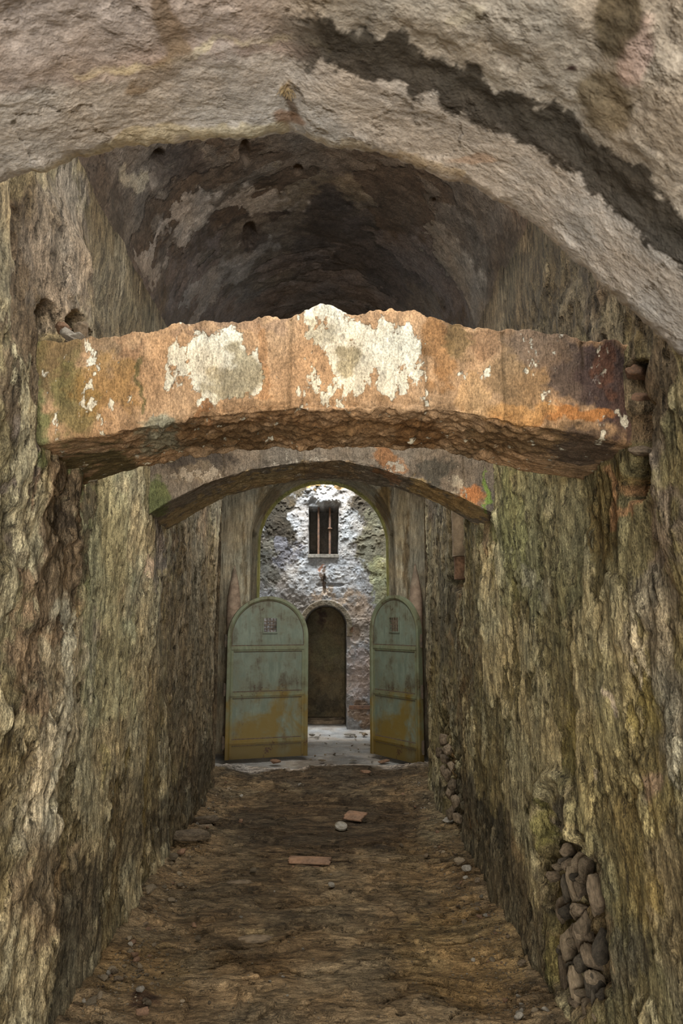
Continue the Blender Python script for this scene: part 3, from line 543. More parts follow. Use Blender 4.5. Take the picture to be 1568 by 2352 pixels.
# iron strip low on the pier and dark step in the niche
bm = bmesh.new(); add_box(bm, (0, -.02, -.03), (.5, .03, .03), bev=.006); o = bm_link('iron_strip', bm, M_rust); o.location = PY(801, 1625, YF - .06)
finish(o, 'rusty iron strip set across the foot of the far wall beside the niche', 'metal strip')
bm = bmesh.new(); add_box(bm, (-.33, 0, 0), (.33, .26, .10), bev=.02); bmesh.ops.subdivide_edges(bm, edges=bm.edges[:], cuts=3, use_grid_fill=True)
for v_ in bm.verts: v_.co += Vector((0, random.uniform(-.01, .01), random.uniform(-.012, .012)))
o = bm_link('stone_step', bm, M_stone, None, True); o.location = (NC, YF + .55, -.06); finish(o, 'low dark stone step at the back of the arched niche', 'step')
# ---------------------------------------------------------------- arched doorway opening in front of the far room
def build_doorway():
    Yd = 9.6; xl, xr = -1.075, .965; cx = (xl + xr) / 2; r = (xr - xl) / 2; ct = 3.86; spr = ct - r
    path = [(xl, z, -1, 0) for z in np.linspace(-.1, spr, 110)] + [(cx - r * math.cos(a), spr + r * math.sin(a), -math.cos(a), math.sin(a)) for a in np.linspace(0, math.pi, 150)[1:-1]] + [(xr, z, 1, 0) for z in np.linspace(spr, -.1, 110)]
    path = np.array(path); ns = len(path)
    sec = [(o, Yd) for o in np.linspace(1.0, .07, 46)] + [(.05, Yd - .012), (.03, Yd - .018), (.012, Yd - .012), (.0, Yd + .01), (-.0, Yd + .05)]
    sec += [(0, y) for y in np.linspace(Yd + .08, Yd + .16, 6)] + [(0.0, Yd + .17), (.0, Yd + .18)] + [(.0, y) for y in np.linspace(Yd + .2, Yd + .9, 24)] + [(0, Yd + .92), (-.012, Yd + .94), (-.03, Yd + .95), (-.035, Yd + 1.0), (-.035, Yd + 1.06), (.0, Yd + 1.1), (.8, Yd + 1.1)]
    sec = np.array(sec); nv = len(sec); o_ = np.tile(sec[:, 0], ns); yy = np.tile(sec[:, 1], ns); p = np.repeat(path, nv, 0)
    slot = sst(Yd + .16, Yd + .20, yy) * sst(Yd + .86, Yd + .82, yy) * sst(3.0, 2.92, p[:, 1]) * sst(1.9, 1.98, p[:, 1]); o_ = o_ + slot * .16
    P0 = np.stack([p[:, 0] + p[:, 2] * o_, yy, p[:, 1] + p[:, 3] * o_], 1)
    d = .022 * (fbm(P0 * np.array([4, 4, 1.4]), 601, 4) - .5) + .014 * (ridge(P0 * np.array([16, 16, 3]), 603, 3) - .5); P = P0.copy(); P[:, 0] -= p[:, 2] * d; P[:, 1] -= d * (yy < Yd + .03); P[:, 2] -= p[:, 3] * d
    col = stain_shade(P0, (150, 140, 118), [(545, 1240, 10, 130, (150, 140, 116), .7), (560, 1290, 5, 120, (114, 100, 76), .8), (925, 1200, 16, 110, (138, 126, 100), .7), (935, 1290, 6, 120, (102, 84, 58), .8), (620, 1160, 30, 50, (126, 108, 78), .8), (880, 1160, 20, 60, (112, 90, 54), .9)], 20, 610)
    rim = (sst(Yd + .90, Yd + .95, yy) * (yy < Yd + 1.08))[:, None]; col = col * (1 - rim) + lin((150, 146, 88)) * rim
    k = slot[:, None] * .8; col = col * (1 - k) + lin((60, 52, 40)) * k
    o = grid('wall_doorway', P, ns, nv, M_frame, col=col, col2=col * .82, mask=.45 + (fbm(P0 * np.array([6, 6, 1.5]), 620, 4) - .5), flip=True)
    finish(o, 'tall round-headed plaster doorway opening behind the two iron doors', 'wall', kind='structure')
build_doorway()
def shell_wall(name, a, b, z0, z1, label, base=(96, 84, 66), n=80, mat=None):
    a, b = np.array(a, float), np.array(b, float); t = np.linspace(0, 1, n); Z = np.linspace(z0, z1, n)
    tt, zz = [k.ravel() for k in np.meshgrid(t, Z, indexing='ij')]; P0 = np.stack([a[0] + (b[0] - a[0]) * tt, a[1] + (b[1] - a[1]) * tt, zz], 1)
    nn = np.array([b[1] - a[1], -(b[0] - a[0]), 0]); nn = nn / np.linalg.norm(nn)
    P = P0 + nn * (.05 * (fbm(P0 * 3, 650, 4) - .5))[:, None]; col = np.tile(lin(base), (len(P), 1))
    o = grid(name, P, n, n, mat or M_wall, col=col, col2=col * .8, mask=.5 + (fbm(P0 * 3, 651, 4) - .5)); finish(o, label, 'wall', kind='structure')
shell_wall('wall_recess_left', (XL, YE), (-1.62, YE), -.1, 3.55, 'end of the left passage wall turning outward before the doors')
shell_wall('wall_recess_left_side', (-1.6, YE), (-1.6, 9.6), -.1, 4.7, 'dark side wall behind the hinges of the left door')
shell_wall('wall_recess_right', (1.56, YE), (XR, YE), -.1, 3.55, 'end of the right passage wall turning outward before the doors')
shell_wall('wall_recess_right_side', (1.54, 9.6), (1.54, YE), -.1, 4.7, 'dark side wall behind the hinges of the right door')
def flat_ceiling():
    n = 60; xx, yy = [k.ravel() for k in np.meshgrid(np.linspace(-1.75, 1.7, n), np.linspace(7.05, 9.75, n), indexing='ij')]; P = np.stack([xx, yy, 4.66 + .04 * (fbm(np.stack([xx, yy, 0 * xx], 1) * 3, 661, 3) - .5)], 1)
    c = np.tile(lin((92, 82, 68)), (len(P), 1)); finish(grid('ceiling_recess', P, n, n, M_vault, col=c, col2=c * .8, mask=0 * xx + .4), 'plain ceiling above the bay in front of the iron doors', 'ceiling', kind='structure')
flat_ceiling()
shell_wall('wall_room_left', (-2.15, 10.7), (-2.15, 11.5), -.1, 4.7, 'left side wall of the bright end room', (150, 146, 140))
shell_wall('wall_room_right', (2.15, 11.5), (2.15, 10.7), -.1, 4.7, 'right side wall of the bright end room', (150, 146, 140))
# ---------------------------------------------------------------- iron doors
def door_outline(w, h, inset=0, n=40, z0=0.0):
    r = w / 2 - inset; c = w / 2; s = h - w / 2
    pts = [(inset, z0)] + [(c - r * math.cos(a), s + r * math.sin(a)) for a in [math.pi * i / n for i in range(n + 1)]] + [(w - inset, z0)]
    return pts
def sheet(bm, outer, holes, y0, y1):
    loops = [outer] + holes; tr = tessellate_polygon([[Vector((x, z, 0)) for x, z in l] for l in loops]); flat = [p for l in loops for p in l]
    F = [bm.verts.new((x, y0, z)) for x, z in flat]; B = [bm.verts.new((x, y1, z)) for x, z in flat]
    for t in tr:
        try: bm.faces.new([F[i] for i in t]); bm.faces.new([B[i] for i in reversed(t)])
        except ValueError: pass
    k = 0
    for l in loops:
        m = len(l)
        for i in range(m):
            j = (i + 1) % m
            try: bm.faces.new([F[k + i], F[k + j], B[k + j], B[k + i]])
            except ValueError: pass
        k += m
def make_door(hinge, free, h, label, flip, z0):
    """local x runs from the hinge edge to the free edge, the ribbed face looks at -y"""
    hx, hy = hinge; fx, fy = free; w = math.hypot(fx - hx, fy - hy)
    if not flip: root = empty('metal_door', (hx, hy, z0), label, 'door', 'pair of open iron doors', math.atan2(fy - hy, fx - hx))
    else: root = empty('metal_door', (fx, fy, z0), label, 'door', 'pair of open iron doors', math.atan2(hy - fy, hx - fx))
    root['kind'] = 'thing'
    gx0, gx1, gz0, gz1 = w * .52 - .085, w * .52 + .085, h * .816 - .09, h * .816 + .09
    if flip: gx0, gx1 = w * .52 - .10, w * .52 + .08
    hole = [(gx0, gz0), (gx1, gz0), (gx1, gz1), (gx0, gz1)]
    bm = bmesh.new(); sheet(bm, door_outline(w, h, .012, 48), [hole], 0, .03); bm_link('door_panel', bm, M_metal, root)
    # rim band round the whole leaf
    bm = bmesh.new(); o1, o2, o3 = door_outline(w, h, 0, 48), door_outline(w, h, .035, 48), door_outline(w, h, .055, 48)
    rows = [[bm.verts.new((x, y, z)) for x, z in o] for o, y in ((o1, .045), (o1, -.022), (o2, -.022), (o3, -.008), (o3, .001))]
    for a, b in zip(rows[:-1], rows[1:]):
        for i in range(len(a) - 1): bm.faces.new([a[i], a[i + 1], b[i + 1], b[i]])
    for i in (0, -1): bm.faces.new([r[i] for r in rows])
    b = bm_link('door_rim', bm, M_metal_rim, root)
    for zc, hh in ((h * .67, .018), (h * .385, .020), (h * .10, .018)):
        bm = bmesh.new(); add_box(bm, (.05, -.020, zc - hh), (w - .05, .004, zc + hh), bev=.006); add_box(bm, (.05, -.011, zc - hh - .018), (w - .05, .004, zc + hh + .014), bev=.003)
        bm_link('door_rail', bm, M_metal_rim, root)
    for x in (.052, w - .082):
        bm = bmesh.new(); add_box(bm, (x, -.012, .02), (x + .03, .004, h * .67), bev=.004); bm_link('door_stile', bm, M_metal_rim, root)
    # dark rust-toned strips painting the shade in the seams between rim, rails and sheet
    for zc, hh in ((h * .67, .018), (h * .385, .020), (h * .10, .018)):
        bm = bmesh.new(); add_box(bm, (.05, -.003, zc - hh - .026), (w - .05, .002, zc + hh + .026)); bm_link('seam_shade', bm, M_hinge, root)
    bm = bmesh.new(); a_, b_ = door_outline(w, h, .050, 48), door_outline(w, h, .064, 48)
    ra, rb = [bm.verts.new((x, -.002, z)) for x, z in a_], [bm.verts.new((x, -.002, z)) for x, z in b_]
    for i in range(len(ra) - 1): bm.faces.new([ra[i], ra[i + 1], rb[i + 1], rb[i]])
    bm_link('seam_shade', bm, M_hinge, root)
    # grille: frame, woven bars
    bm = bmesh.new()
    for lo, hi in (((gx0 - .012, -.014, gz0 - .012), (gx0 + .002, .01, gz1 + .012)), ((gx1 - .002, -.014, gz0 - .012), (gx1 + .012, .01, gz1 + .012)), ((gx0, -.014, gz0 - .012), (gx1, .01, gz0 + .002)), ((gx0, -.014, gz1 - .002), (gx1, .01, gz1 + .012))): add_box(bm, lo, hi)
    g = bm_link('grille_frame', bm, M_metal, root)
    bm = bmesh.new()
    for i in range(1, 4):
        x = gx0 + (gx1 - gx0) * i / 4; add_box(bm, (x - .005, .004, gz0), (x + .005, .010, gz1))
        z = gz0 + (gz1 - gz0) * i / 4; add_box(bm, (gx0, .000, z - .005), (gx1, .005, z + .005))
    bm_link('grille_bars', bm, M_hinge, g)
    # hinges on the hanging edge
    for z in (h * .72, h * .42, h * .10):
        bm = bmesh.new(); xx = -.022 if not flip else w + .022; add_cyl(bm, (xx, .012, z - .08), (xx, .012, z + .08), .016, n=12); s = 1 if not flip else -1
        lo, hi = sorted((xx, xx + s * .05)); add_box(bm, (lo, .004, z - .06), (hi, .02, z + .06)); bm_link('hinge', bm, M_hinge, root, False)
    return root
dl0, dl1, dr0, dr1 = PZ(515, 1746, -.02), PZ(705, 1735, -.02), PZ(853, 1730, -.02), PZ(968, 1758, -.02)
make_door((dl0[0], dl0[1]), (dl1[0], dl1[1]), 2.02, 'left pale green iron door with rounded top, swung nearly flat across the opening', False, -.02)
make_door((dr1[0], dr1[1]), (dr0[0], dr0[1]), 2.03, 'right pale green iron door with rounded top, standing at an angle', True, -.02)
# ---------------------------------------------------------------- pointed terracotta columns behind the doors
def column(px, r, label, tipy, m):
    p = PY(px, tipy, 9.38); H = p[2]; nv, na = 90, 40; T = np.linspace(0, 1, nv); A = np.linspace(0, 2 * math.pi, na, endpoint=False)
    tt, aa = [k.ravel() for k in np.meshgrid(T, A, indexing='ij')]; z = tt * (H + .05)
    rr = r * (1 - np.clip((tt - .76) / .24, 0, 1) ** 1.7 * .96) * (1 + .03 * np.sin(tt * 9)); P0 = np.stack([rr * np.cos(aa), rr * np.sin(aa), z], 1)
    k = 1 + .08 * (fbm(P0 * 9 + px, 701, 3) - .5); P = P0.copy(); P[:, :2] *= k[:, None]
    o = grid('plaster_column', P, nv, na, m, wrap=True, flip=True); o.location = (p[0], 9.38, -.05); finish(o, label, 'column', 'pointed columns flanking the doorway')
M_col = simple_stone('faded_terracotta_render', (.38, .27, .185), (.28, .215, .15), 14, .003, vary=.1)
column(539, .092, 'pointed terracotta column rising behind the left iron door', 1298, M_col)
column(953, .092, 'pointed terracotta column rising behind the right iron door', 1294, M_col)
# ---------------------------------------------------------------- loose stones
def rock_mesh(name, seed, sub=3, sc=(1, 1, 1), ang=.5):
    bm = bmesh.new(); bmesh.ops.create_icosphere(bm, subdivisions=sub, radius=.5); P = np.array([v.co[:] for v in bm.verts])
    r = np.random.default_rng(seed)
    for _ in range(11):   # cut flats
        n = r.normal(size=3); n /= np.linalg.norm(n); dd = r.uniform(.20, .40); t = P @ n; P -= np.outer(np.maximum(t - dd, 0) * .9, n)
    P += P * (.42 * (fbm(P * 4.5 + seed * 3.1, seed, 4, .6) - .5))[:, None]
    P *= np.array(sc)
    for v, p in zip(bm.verts, P): v.co = p
    me = bpy.data.meshes.new(name); bm.to_mesh(me); bm.free(); me.polygons.foreach_set('use_smooth', np.full(len(me.polygons), sub > 2)); return me
ROCK = [rock_mesh('rock_shape', i + 1, 4) for i in range(8)]; PEB = [rock_mesh('pebble_shape', i + 31, 2) for i in range(6)]
def rock(name, loc, size, label, cat, group=None, mat=M_stone, rot=None, k=None, lib=ROCK):
    me = lib[(random.randrange(len(lib)) if k is None else k) % len(lib)]
    key = me.name + mat.name; m2 = bpy.data.meshes.get(key)
    if m2 is None: m2 = me.copy(); m2.name = key; m2.materials.clear(); m2.materials.append(mat)
    o = bpy.data.objects.new(name, m2); C.objects.link(o); o.location = [float(a) for a in loc]; o.scale = size if not isinstance(size, float) else (size,) * 3
    o.rotation_euler = rot or (random.uniform(-.4, .4), random.uniform(-.4, .4), random.uniform(0, 6.28)); return finish(o, label, cat, group)
def on_floor(px, py): 
    p = PZ(px, py, .02)
    if p[1] < 8.2:
        for _ in range(3): p = PZ(px, py, floor_z(p[0], p[1]))
    else: p = PZ(px, py, -.06)
    return p
# named stones seen in the photo
named = [
 (468, 1893, (.26, .16, .09), M_stone, 'flat stone slab lying against the left wall', 'stone'),
 (474, 1908, (.22, .10, .06), M_stone, 'narrow stone slab just below the flat slab by the left wall', 'stone'),
 (442, 1928, (.32, .2, .10), M_stone, 'broad low grey boulder sunk in the soil by the left wall', 'stone'),
 (345, 2052, (.10, .08, .07), M_peb, 'single pale stone at the foot of the left wall', 'stone'),
 (398, 1978, (.09, .07, .06), M_peb, 'small pale stone in the rubble by the left wall', 'stone'),
 (418, 1962, (.07, .06, .05), M_terra, 'small reddish stone in the rubble by the left wall', 'stone'),
 (1028, 1891, (.13, .09, .05), M_pale, 'whitish stone at the foot of the right wall', 'stone'),
 (1055, 1988, (.09, .06, .06), M_peb, 'rounded brown stone in the rubble by the right wall', 'stone'),
 (1070, 2003, (.07, .06, .06), M_pale, 'small pale stone below the rounded brown one by the right wall', 'stone'),
 (583, 2005, (.06, .05, .04), M_peb, 'small dark stone left of the broken roof tiles', 'stone'),
 (762, 2039, (.05, .05, .04), M_pale, 'small white pebble right of the broken roof tiles', 'stone'),
 (688, 1806, (.06, .05, .04), M_pale, 'small white stone in the middle of the floor before the left door', 'stone'),
 (553, 1896, (.05, .05, .06), M_terra, 'small upright reddish stone on the dark floor', 'stone'),
 (663, 2122, (.05, .035, .03), M_peb, 'yellowish pebble on the open floor near the middle', 'stone'),
 (452, 2162, (.045, .035, .03), M_peb, 'yellow ochre pebble on the left of the floor', 'stone'),
 (632, 1755, (.16, .10, .07), M_terra, 'broken reddish brick under the left iron door', 'brick'),
 (838, 1777, (.13, .09, .05), M_terra, 'small brick chunk on the floor edge before the right door', 'brick'),
 (885, 1752, (.18, .10, .05), M_terra, 'flat brick fragment under the right iron door', 'brick'),
 (804, 1690, (.20, .12, .05), M_pale, 'white plaster chunk on the far floor left of the right door', 'plaster chunk'),
 (836, 1690, (.13, .11, .07), M_stone, 'dark stone on the far floor touching the right door', 'stone'),
 (716, 1692, (.13, .07, .05), M_pale, 'white plaster flake on the far floor beside the left door', 'plaster chunk'),
 (728, 1695, (.09, .05, .03), M_pale, 'smaller white flake next to the plaster flake by the left door', 'plaster chunk'),
 (808, 1750, (.12, .07, .03), M_pale, 'thin pale flake on the far floor between the doors', 'plaster chunk'),
 (740, 1750, (.10, .08, .03), M_stone, 'flat grey stone on the far floor between the doors', 'stone'),
 (1242, 2186, (.10, .05, .03), M_terra, 'reddish brick sliver at the foot of the right wall', 'brick'),
 (330, 2334, (.07, .05, .04), M_terra, 'red brick lump in the dark hollow at the bottom of the floor', 'brick')]
for i, (x, y, s, m, lb, ct) in enumerate(named):
    p = on_floor(x, y); rock('loose_stone' if ct == 'stone' else 'broken_brick' if ct == 'brick' else 'plaster_chunk', (p[0], p[1], p[2] + .008 + s[2] * .25), s, lb, ct, None, m, (random.uniform(-.1, .1), random.uniform(-.1, .1), random.uniform(-.3, .3)), k=i)
# pale worn stones bedded in the floor
for (x, y, s, lb) in ((575, 2162, (.30, .12, .05), 'long pale stone bedded in the floor left of centre'), (545, 1957 + 75, (.26, .12, .05), 'flat brown stone bedded in the floor below the broken roof tiles')):
    p = on_floor(x, y); rock('bedded_stone', (p[0], p[1], p[2]), s, lb, 'stone', None, M_stone, (0, 0, .1), k=3)
# broken curved roof tiles
def tile(px, py, L, W, R, rz, label, lift=.02, th=.014, tilt=0.0):
    nu, na = 14, 16; bm = bmesh.new(); half = math.asin(min(.99, W / 2 / R)); rows = []
    for (rr) in (R, R - th):
        g = []
        for i in range(nu + 1):
            row = []
            for j in range(na + 1):
                a = -half + 2 * half * j / na; j0 = .5 + .08 * math.sin(j * 1.9 + px); x = -L / 2 + L * i / nu
                if i == 0: x += random.uniform(0, .02)
                if i == nu: x -= random.uniform(0, .02)
                row.append(bm.verts.new((x, rr * math.sin(a), rr * math.cos(a) - R * math.cos(half) )))
            g.append(row)
        rows.append(g)
    for k, g in enumerate(rows):
        for i in range(nu):
            for j in range(na): f = [g[i][j], g[i + 1][j], g[i + 1][j + 1], g[i][j + 1]]; bm.faces.new(f if k else f[::-1])
    a, b = rows
    for i in range(nu):
        for j in (0, na): bm.faces.new([a[i][j], a[i + 1][j], b[i + 1][j], b[i][j]])
    for j in range(na):
        for i in (0, nu): bm.faces.new([a[i][j], a[i][j + 1], b[i][j + 1], b[i][j]])
    p = on_floor(px, py); o = bm_link('roof_tile_fragment', bm, M_terra, None, True); o.location = (p[0], p[1], p[2] + lift + .018); o.rotation_euler = (tilt, 0, rz); return finish(o, label, 'roof tile')
tile(712, 1986, .30, .13, .16, -.12, 'larger curved terracotta roof tile piece on the floor', .015)
tile(702, 2004, .21, .05, .06, -.08, 'narrow terracotta roof tile strip in front of the larger piece', .02)
tile(815, 1886, .19, .15, .5, -.45, 'flat angular terracotta tile shard beyond the round lid', .03, tilt=.2)
# round tin lid
bm = bmesh.new(); bmesh.ops.create_cone(bm, cap_ends=True, segments=32, radius1=.052, radius2=.052, depth=.014); tf = [f for f in bm.faces if f.normal.z > .9]
r_ = bmesh.ops.inset_region(bm, faces=tf, thickness=.008); bmesh.ops.translate(bm, verts=list({v for f in tf for v in f.verts}), vec=(0, 0, -.006))
o = bm_link('tin_lid', bm, M_tin); p = on_floor(783, 1906); o.location = (p[0], p[1], p[2] + .03); o.rotation_euler = (.35, .1, 0); finish(o, 'round pale tin lid lying tilted in the middle of the floor', 'lid')
# rubble in the broken wall, right side
def wall_rocks(lst, X, group, label, name, mat, inset=.03):
    for i, (x, y, w, h, rz) in enumerate(lst):
        p = PX(x, y, X - inset * (-1 if X > 0 else 1)); k = abs(p[1]) / FPX; q = PX(x + w, y, p[0]); dy = abs(q[1] - p[1])
        rock(name, p, (.09, max(dy, .03) * 1.15, h * k * 1.25), label, 'stone', group, mat, (rz, random.uniform(-.1, .1), random.uniform(-.15, .15)), k=i)
cav = [(1372, 2055, 13, 95, .0), (1330, 2092, 13, 34, .1), (1322, 2030, 8, 80, -.1), (1308, 2040, 8, 70, .1), (1342, 2140, 12, 90, .2), (1312, 2170, 11, 90, .15), (1345, 2215, 14, 50, .5), (1360, 2200, 10, 60, -.3), (1330, 2270, 14, 100, 0), (1365, 2270, 13, 80, .1), (1298, 2230, 10, 110, 0), (1352, 2320, 14, 60, .2), (1318, 2330, 12, 70, 0), (1290, 2100, 8, 60, .1), (1345, 2010, 9, 60, 0), (1375, 2320, 10, 90, -.1), (1312, 1985, 10, 30, .2), (1335, 1975, 9, 40, 0), (1385, 2170, 9, 80, 0), (1300, 1960, 10, 36, .3)]
rr_ = random.Random(5)
for k_ in range(26):
    y_ = rr_.uniform(1965, 2345); cav.append((1312 + (y_ - 2050) * .14 + rr_.uniform(-34, 40), y_, rr_.uniform(5, 9), rr_.uniform(18, 46), rr_.uniform(-.5, .5)))
M_mix = (M_stone, simple_stone('tan_mortar_stone', (.42, .32, .21), (.26, .2, .125), 26, .01), simple_stone('dark_slate_stone', (.16, .13, .09), (.09, .075, .055), 26, .01))
for q_ in range(3): wall_rocks(cav[1 + q_::3], XR, 'rubble stones in the broken foot of the right wall', 'brown rubble stone in the hole at the foot of the right wall', 'rubble_stone', M_mix[q_], .035)
wall_rocks(cav[:1], XR, None, 'tall smooth upright brown stone at the top right of the hole in the right wall', 'rubble_stone', M_stone, .03)
sm = [(1018, 1700, 6, 30, 0), (1030, 1722, 6, 24, .1), (1022, 1745, 6, 26, 0), (1036, 1760, 6, 22, 0), (1026, 1785, 6, 30, 0), (1040, 1800, 6, 26, .1), (1032, 1825, 6, 30, 0), (1046, 1845, 6, 28, 0), (1010, 1730, 5, 26, 0), (1038, 1868, 6, 30, 0), (1052, 1880, 6, 26, 0), (1018, 1770, 5, 26, 0)]
wall_rocks(sm, XR, 'small stones showing low on the right wall near the doors', 'small stone bared in the narrow broken strip low on the right wall', 'rubble_stone', M_stone, .015)
for i, (x, y, w, h, lb, m) in enumerate(((1466, 862, 16, 40, 'topmost brown stone wedged in the crevice right of the orange arch', M_terra), (1462, 902, 12, 30, 'middle stone wedged in the crevice right of the orange arch', M_stone), (1470, 925, 16, 36, 'lowest reddish stone wedged in the crevice right of the orange arch', M_terra), (1478, 1035, 10, 26, 'dark stone deep in the lower part of the crevice right of the orange arch', M_stone))):
    p = PX(x, y, XR + .03); k = p[1] / FPX; rock('wedged_stone', p, (.10, .075, h * k * 1.3), lb, 'stone', 'stones wedged in the crevice by the orange arch', m, (.5 * (i % 2), .1, .1), k=i + 2)
# debris lying on the left end of the near arch
for i, (x, y, w, h, m, lb) in enumerate(((75, 752, 26, 14, M_terra, 'first reddish stone on the left end of the orange arch, below the hole'), (100, 756, 24, 12, M_terra, 'second reddish stone on the left end of the orange arch'), (76, 772, 34, 18, M_pale, 'grey white stone at the very left end on top of the orange arch'), (110, 772, 36, 16, M_pale, 'angular pale stone in the middle of the heap on the orange arch'), (140, 764, 30, 26, M_stone, 'upright brown stone at the right of the heap on the orange arch'))):
    p = PY(x, y + 1, 2.45); p[0] = max(p[0], XL + .10 + .02 * i); k = 2.46 / FPX; rock('debris_stone', p, (w * k * 1.6, .11, h * k * 2.0), lb, 'stone', 'debris heap on the left end of the orange arch', m, (.1, (-.4 if i == 4 else .2), .2), k=i)
# clay pipe in its chase
pr_ = empty('clay_pipe', (XR + .05, float(PX(1052, 1330, XR)[1]), float(PX(1052, 1335, XR)[2])), 'broken upright clay pipe exposed in the right wall below the darker arch', 'pipe')
for (y0, y1, r, dx, m, lb) in ((1330, 1272, .062, .0, M_terra, 'reddish lower pipe length'), (1278, 1160, .068, -.012, M_stone, 'grey limy upper pipe length')):
    a = PX(1049, y0, XR); b = PX(1043, y1, XR); nv, na = 40, 24; T = np.linspace(0, 1, nv); tt, aa = [k.ravel() for k in np.meshgrid(T, np.linspace(0, 2 * math.pi, na, endpoint=False), indexing='ij')]
    P0 = np.stack([r * np.cos(aa), r * np.sin(aa), tt * (b[2] - a[2])], 1); P0[:, :2] *= (1 + .12 * (fbm(P0 * 12, 800, 3) - .5))[:, None]
    o = grid('pipe_length', P0, nv, na, m, wrap=True, flip=True, parent=pr_); o.location = (dx, float(b[1] * .5 + a[1] * .5 - pr_.location.y) , float(a[2] - pr_.location.z)); o['label'] = lb
# roots / dried twig tuft hanging from the near arch
bm = bmesh.new()
c0 = PY(660, 212, 1.36)
for i in range(46):
    a = random.uniform(0, 6.28); l = random.uniform(.008, .024); q = (c0[0] + random.uniform(-.008, .008), 1.33 + random.uniform(-.01, .01), 2.852); e = (q[0] + math.cos(a) * l * .7, q[1] + math.sin(a) * l * .7, q[2] - l)
    add_cyl(bm, q, e, .0014, .0006, 5)
o = bm_link('dried_root_tuft', bm, simple_stone('dry_root', (.42, .31, .16), (.25, .17, .08))); finish(o, 'small dried root tuft sticking out of the near arch plaster', 'roots')
# ---------------------------------------------------------------- pebbles and gravel
def pebbles(n, side, group, label):
    c = 0
    while c < n:
        y = math.exp(random.uniform(math.log(3.2), math.log(7.4))); off = abs(random.gauss(0, .13)) + .02; x = XL + off + .03 if side < 0 else XR - off - .03
        s = random.choice((.012, .016, .02, .028, .04)) * random.uniform(.8, 1.2); z = floor_z(x, y)
        rock('pebble', (x, y, z + s * .2), (s * random.uniform(1, 1.5), s, s * random.uniform(.6, .9)), label, 'pebble', group, random.choice((M_peb, M_peb, M_stone, M_stone, M_peb, M_pale, M_terra)), lib=PEB); c += 1
pebbles(130, -1, 'pebbles along the foot of the left wall', 'small pebble in the strip of rubble along the foot of the left wall')
pebbles(120, 1, 'pebbles along the foot of the right wall', 'small pebble in the strip of rubble along the foot of the right wall')
for _ in range(40):
    x, y = random.uniform(-.8, .7), math.exp(random.uniform(math.log(3.1), math.log(7.9))); s = random.uniform(.008, .02); rock('pebble', (x, y, floor_z(x, y) + s * .2), (s * 1.3, s, s * .7), 'small pebble scattered over the open middle of the earth floor', 'pebble', 'pebbles on the open floor', random.choice((M_peb, M_pale, M_peb)), lib=PEB)
for _ in range(36):
    x, y = random.uniform(-.35, .75), random.uniform(8.6, 11.2); s = random.uniform(.02, .05); rock('pebble', (x, y, -.07 + s * .2), (s * 1.3, s, s * .5), 'small rubble bit on the pale floor beyond the doors', 'pebble', 'rubble bits beyond the doors', random.choice((M_peb, M_pale, M_stone)), lib=PEB)
def gravel():
    src = PEB[0]; nvs = len(src.vertices); base = np.zeros(nvs * 3); 
    bm = bmesh.new(); bmesh.ops.create_icosphere(bm, subdivisions=1, radius=.5); B = np.array([v.co[:] for v in bm.verts]); Fc = np.array([[v.index for v in f.verts] for f in bm.faces]); bm.free()
    V, Q = [], []; n = 3200
    for i in range(n):
        y = math.exp(random.uniform(math.log(3.0), math.log(7.9)))
        if random.random() < .7:
            off = abs(random.gauss(0, .16)); x = XL + off + .06 if random.random() < .5 else XR - off - .06
        else: x = random.uniform(-1.0, .95)
        s = random.uniform(.004, .012); a = random.uniform(0, 6.28); ca, sa = math.cos(a), math.sin(a); b = B * np.array([random.uniform(.8, 1.6), 1, .7]) * s
        b = np.stack([b[:, 0] * ca - b[:, 1] * sa, b[:, 0] * sa + b[:, 1] * ca, b[:, 2]], 1) + np.array([x, y, floor_z(x, y) + s * .15]); Q.append(Fc + len(V) * len(B)); V.append(b)
    me = bpy.data.meshes.new('gravel'); me.from_pydata(np.concatenate(V).tolist(), [], np.concatenate(Q).tolist()); o = link('gravel', me, M_peb); finish(o, 'fine gravel and grit strewn over the earth floor', 'gravel', kind='stuff')
gravel()
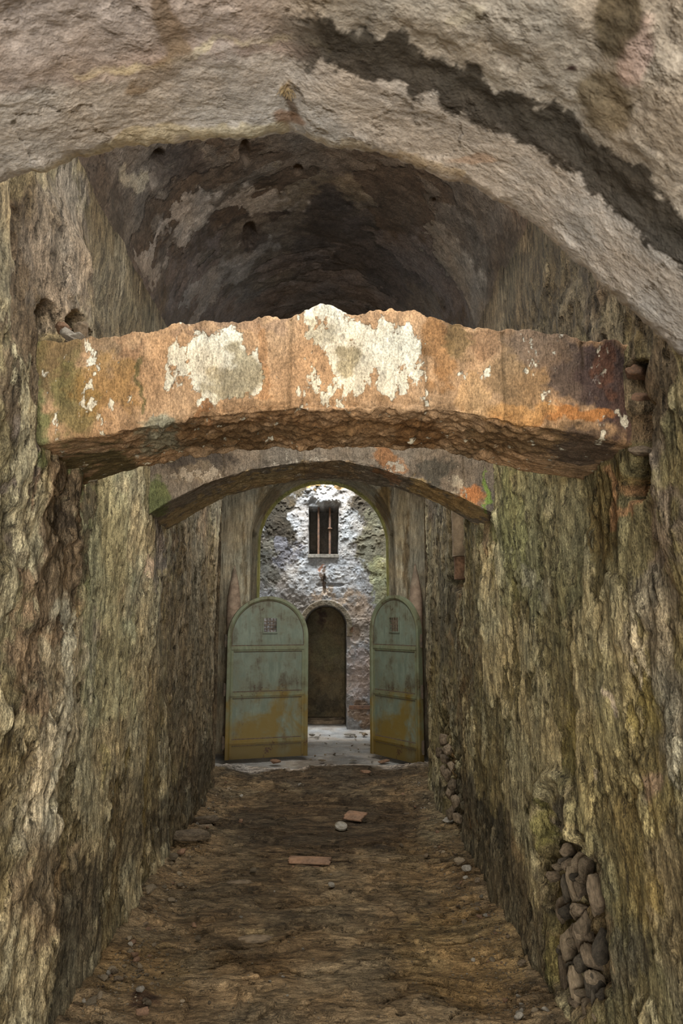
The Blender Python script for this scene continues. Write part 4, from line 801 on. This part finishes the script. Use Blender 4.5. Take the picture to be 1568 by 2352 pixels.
# ---------------------------------------------------------------- light
def area(name, loc, rot, sx, sy, power, col):
    L = bpy.data.lights.new(name, 'AREA'); L.shape = 'RECTANGLE'; L.size = sx; L.size_y = sy; L.energy = power; L.color = col
    o = bpy.data.objects.new(name, L); C.objects.link(o); o.location = loc; o.rotation_euler = rot; return o
area('entrance_daylight', (.0, -2.9, 1.35), (math.radians(93), 0, 0), 2.4, 2.4, 205, (1, .96, .89))
area('room_skylight', (.0, 10.55, 5.7), (math.radians(6), 0, 0), 3.2, .8, 400, (.9, .95, 1))
area('fill_behind_near_vault', (.1, 1.75, 3.75), (math.radians(80), 0, 0), 1.5, .7, 33, (1, .97, .95))  # added fill lamp hidden by the near arch, brightens the vault
area('fill_between_arches', (.0, 3.55, 3.7), (0, 0, 0), 1.2, .7, 17, (1, .96, .88))  # added fill lamp, unseen above the first arch, lifts the passage walls
area('fill_before_doors', (.0, 7.3, 4.1), (math.radians(-12), 0, 0), 1.4, .9, 50, (.98, .97, .94))  # added fill lamp out of view behind the second arch, no real opening
W = bpy.data.worlds.new('daylight'); bpy.context.scene.world = W; W.use_nodes = True; bg = W.node_tree.nodes['Background']; bg.inputs[0].default_value = (.75, .85, 1, 1); bg.inputs[1].default_value = .5
# ---------------------------------------------------------------- camera
cam = bpy.data.cameras.new('camera'); cam.lens = 24; cam.sensor_width = 36; cam.sensor_height = 36; cam.sensor_fit = 'AUTO'; co = bpy.data.objects.new('camera', cam); C.objects.link(co)
Mx = Matrix(((Rv[0], Uv[0], -Fv[0], 0), (Rv[1], Uv[1], -Fv[1], 0), (Rv[2], Uv[2], -Fv[2], HC), (0, 0, 0, 1))); co.matrix_world = Mx
cam.clip_start = .05; cam.dof.use_dof = True; cam.dof.focus_distance = 5.0; cam.dof.aperture_fstop = 6.3
sc = bpy.context.scene; sc.camera = co
sc.cycles.max_bounces = 4; sc.cycles.diffuse_bounces = 3; sc.cycles.glossy_bounces = 2; sc.cycles.use_adaptive_sampling = True; sc.cycles.adaptive_threshold = .05; sc.cycles.adaptive_min_samples = 16; sc.cycles.caustics_reflective = False; sc.cycles.caustics_refractive = False
sc.view_settings.view_transform = 'Standard'; sc.view_settings.look = 'None'; sc.view_settings.gamma = 1; sc.view_settings.use_curve_mapping = False; sc.view_settings.exposure = 0.62
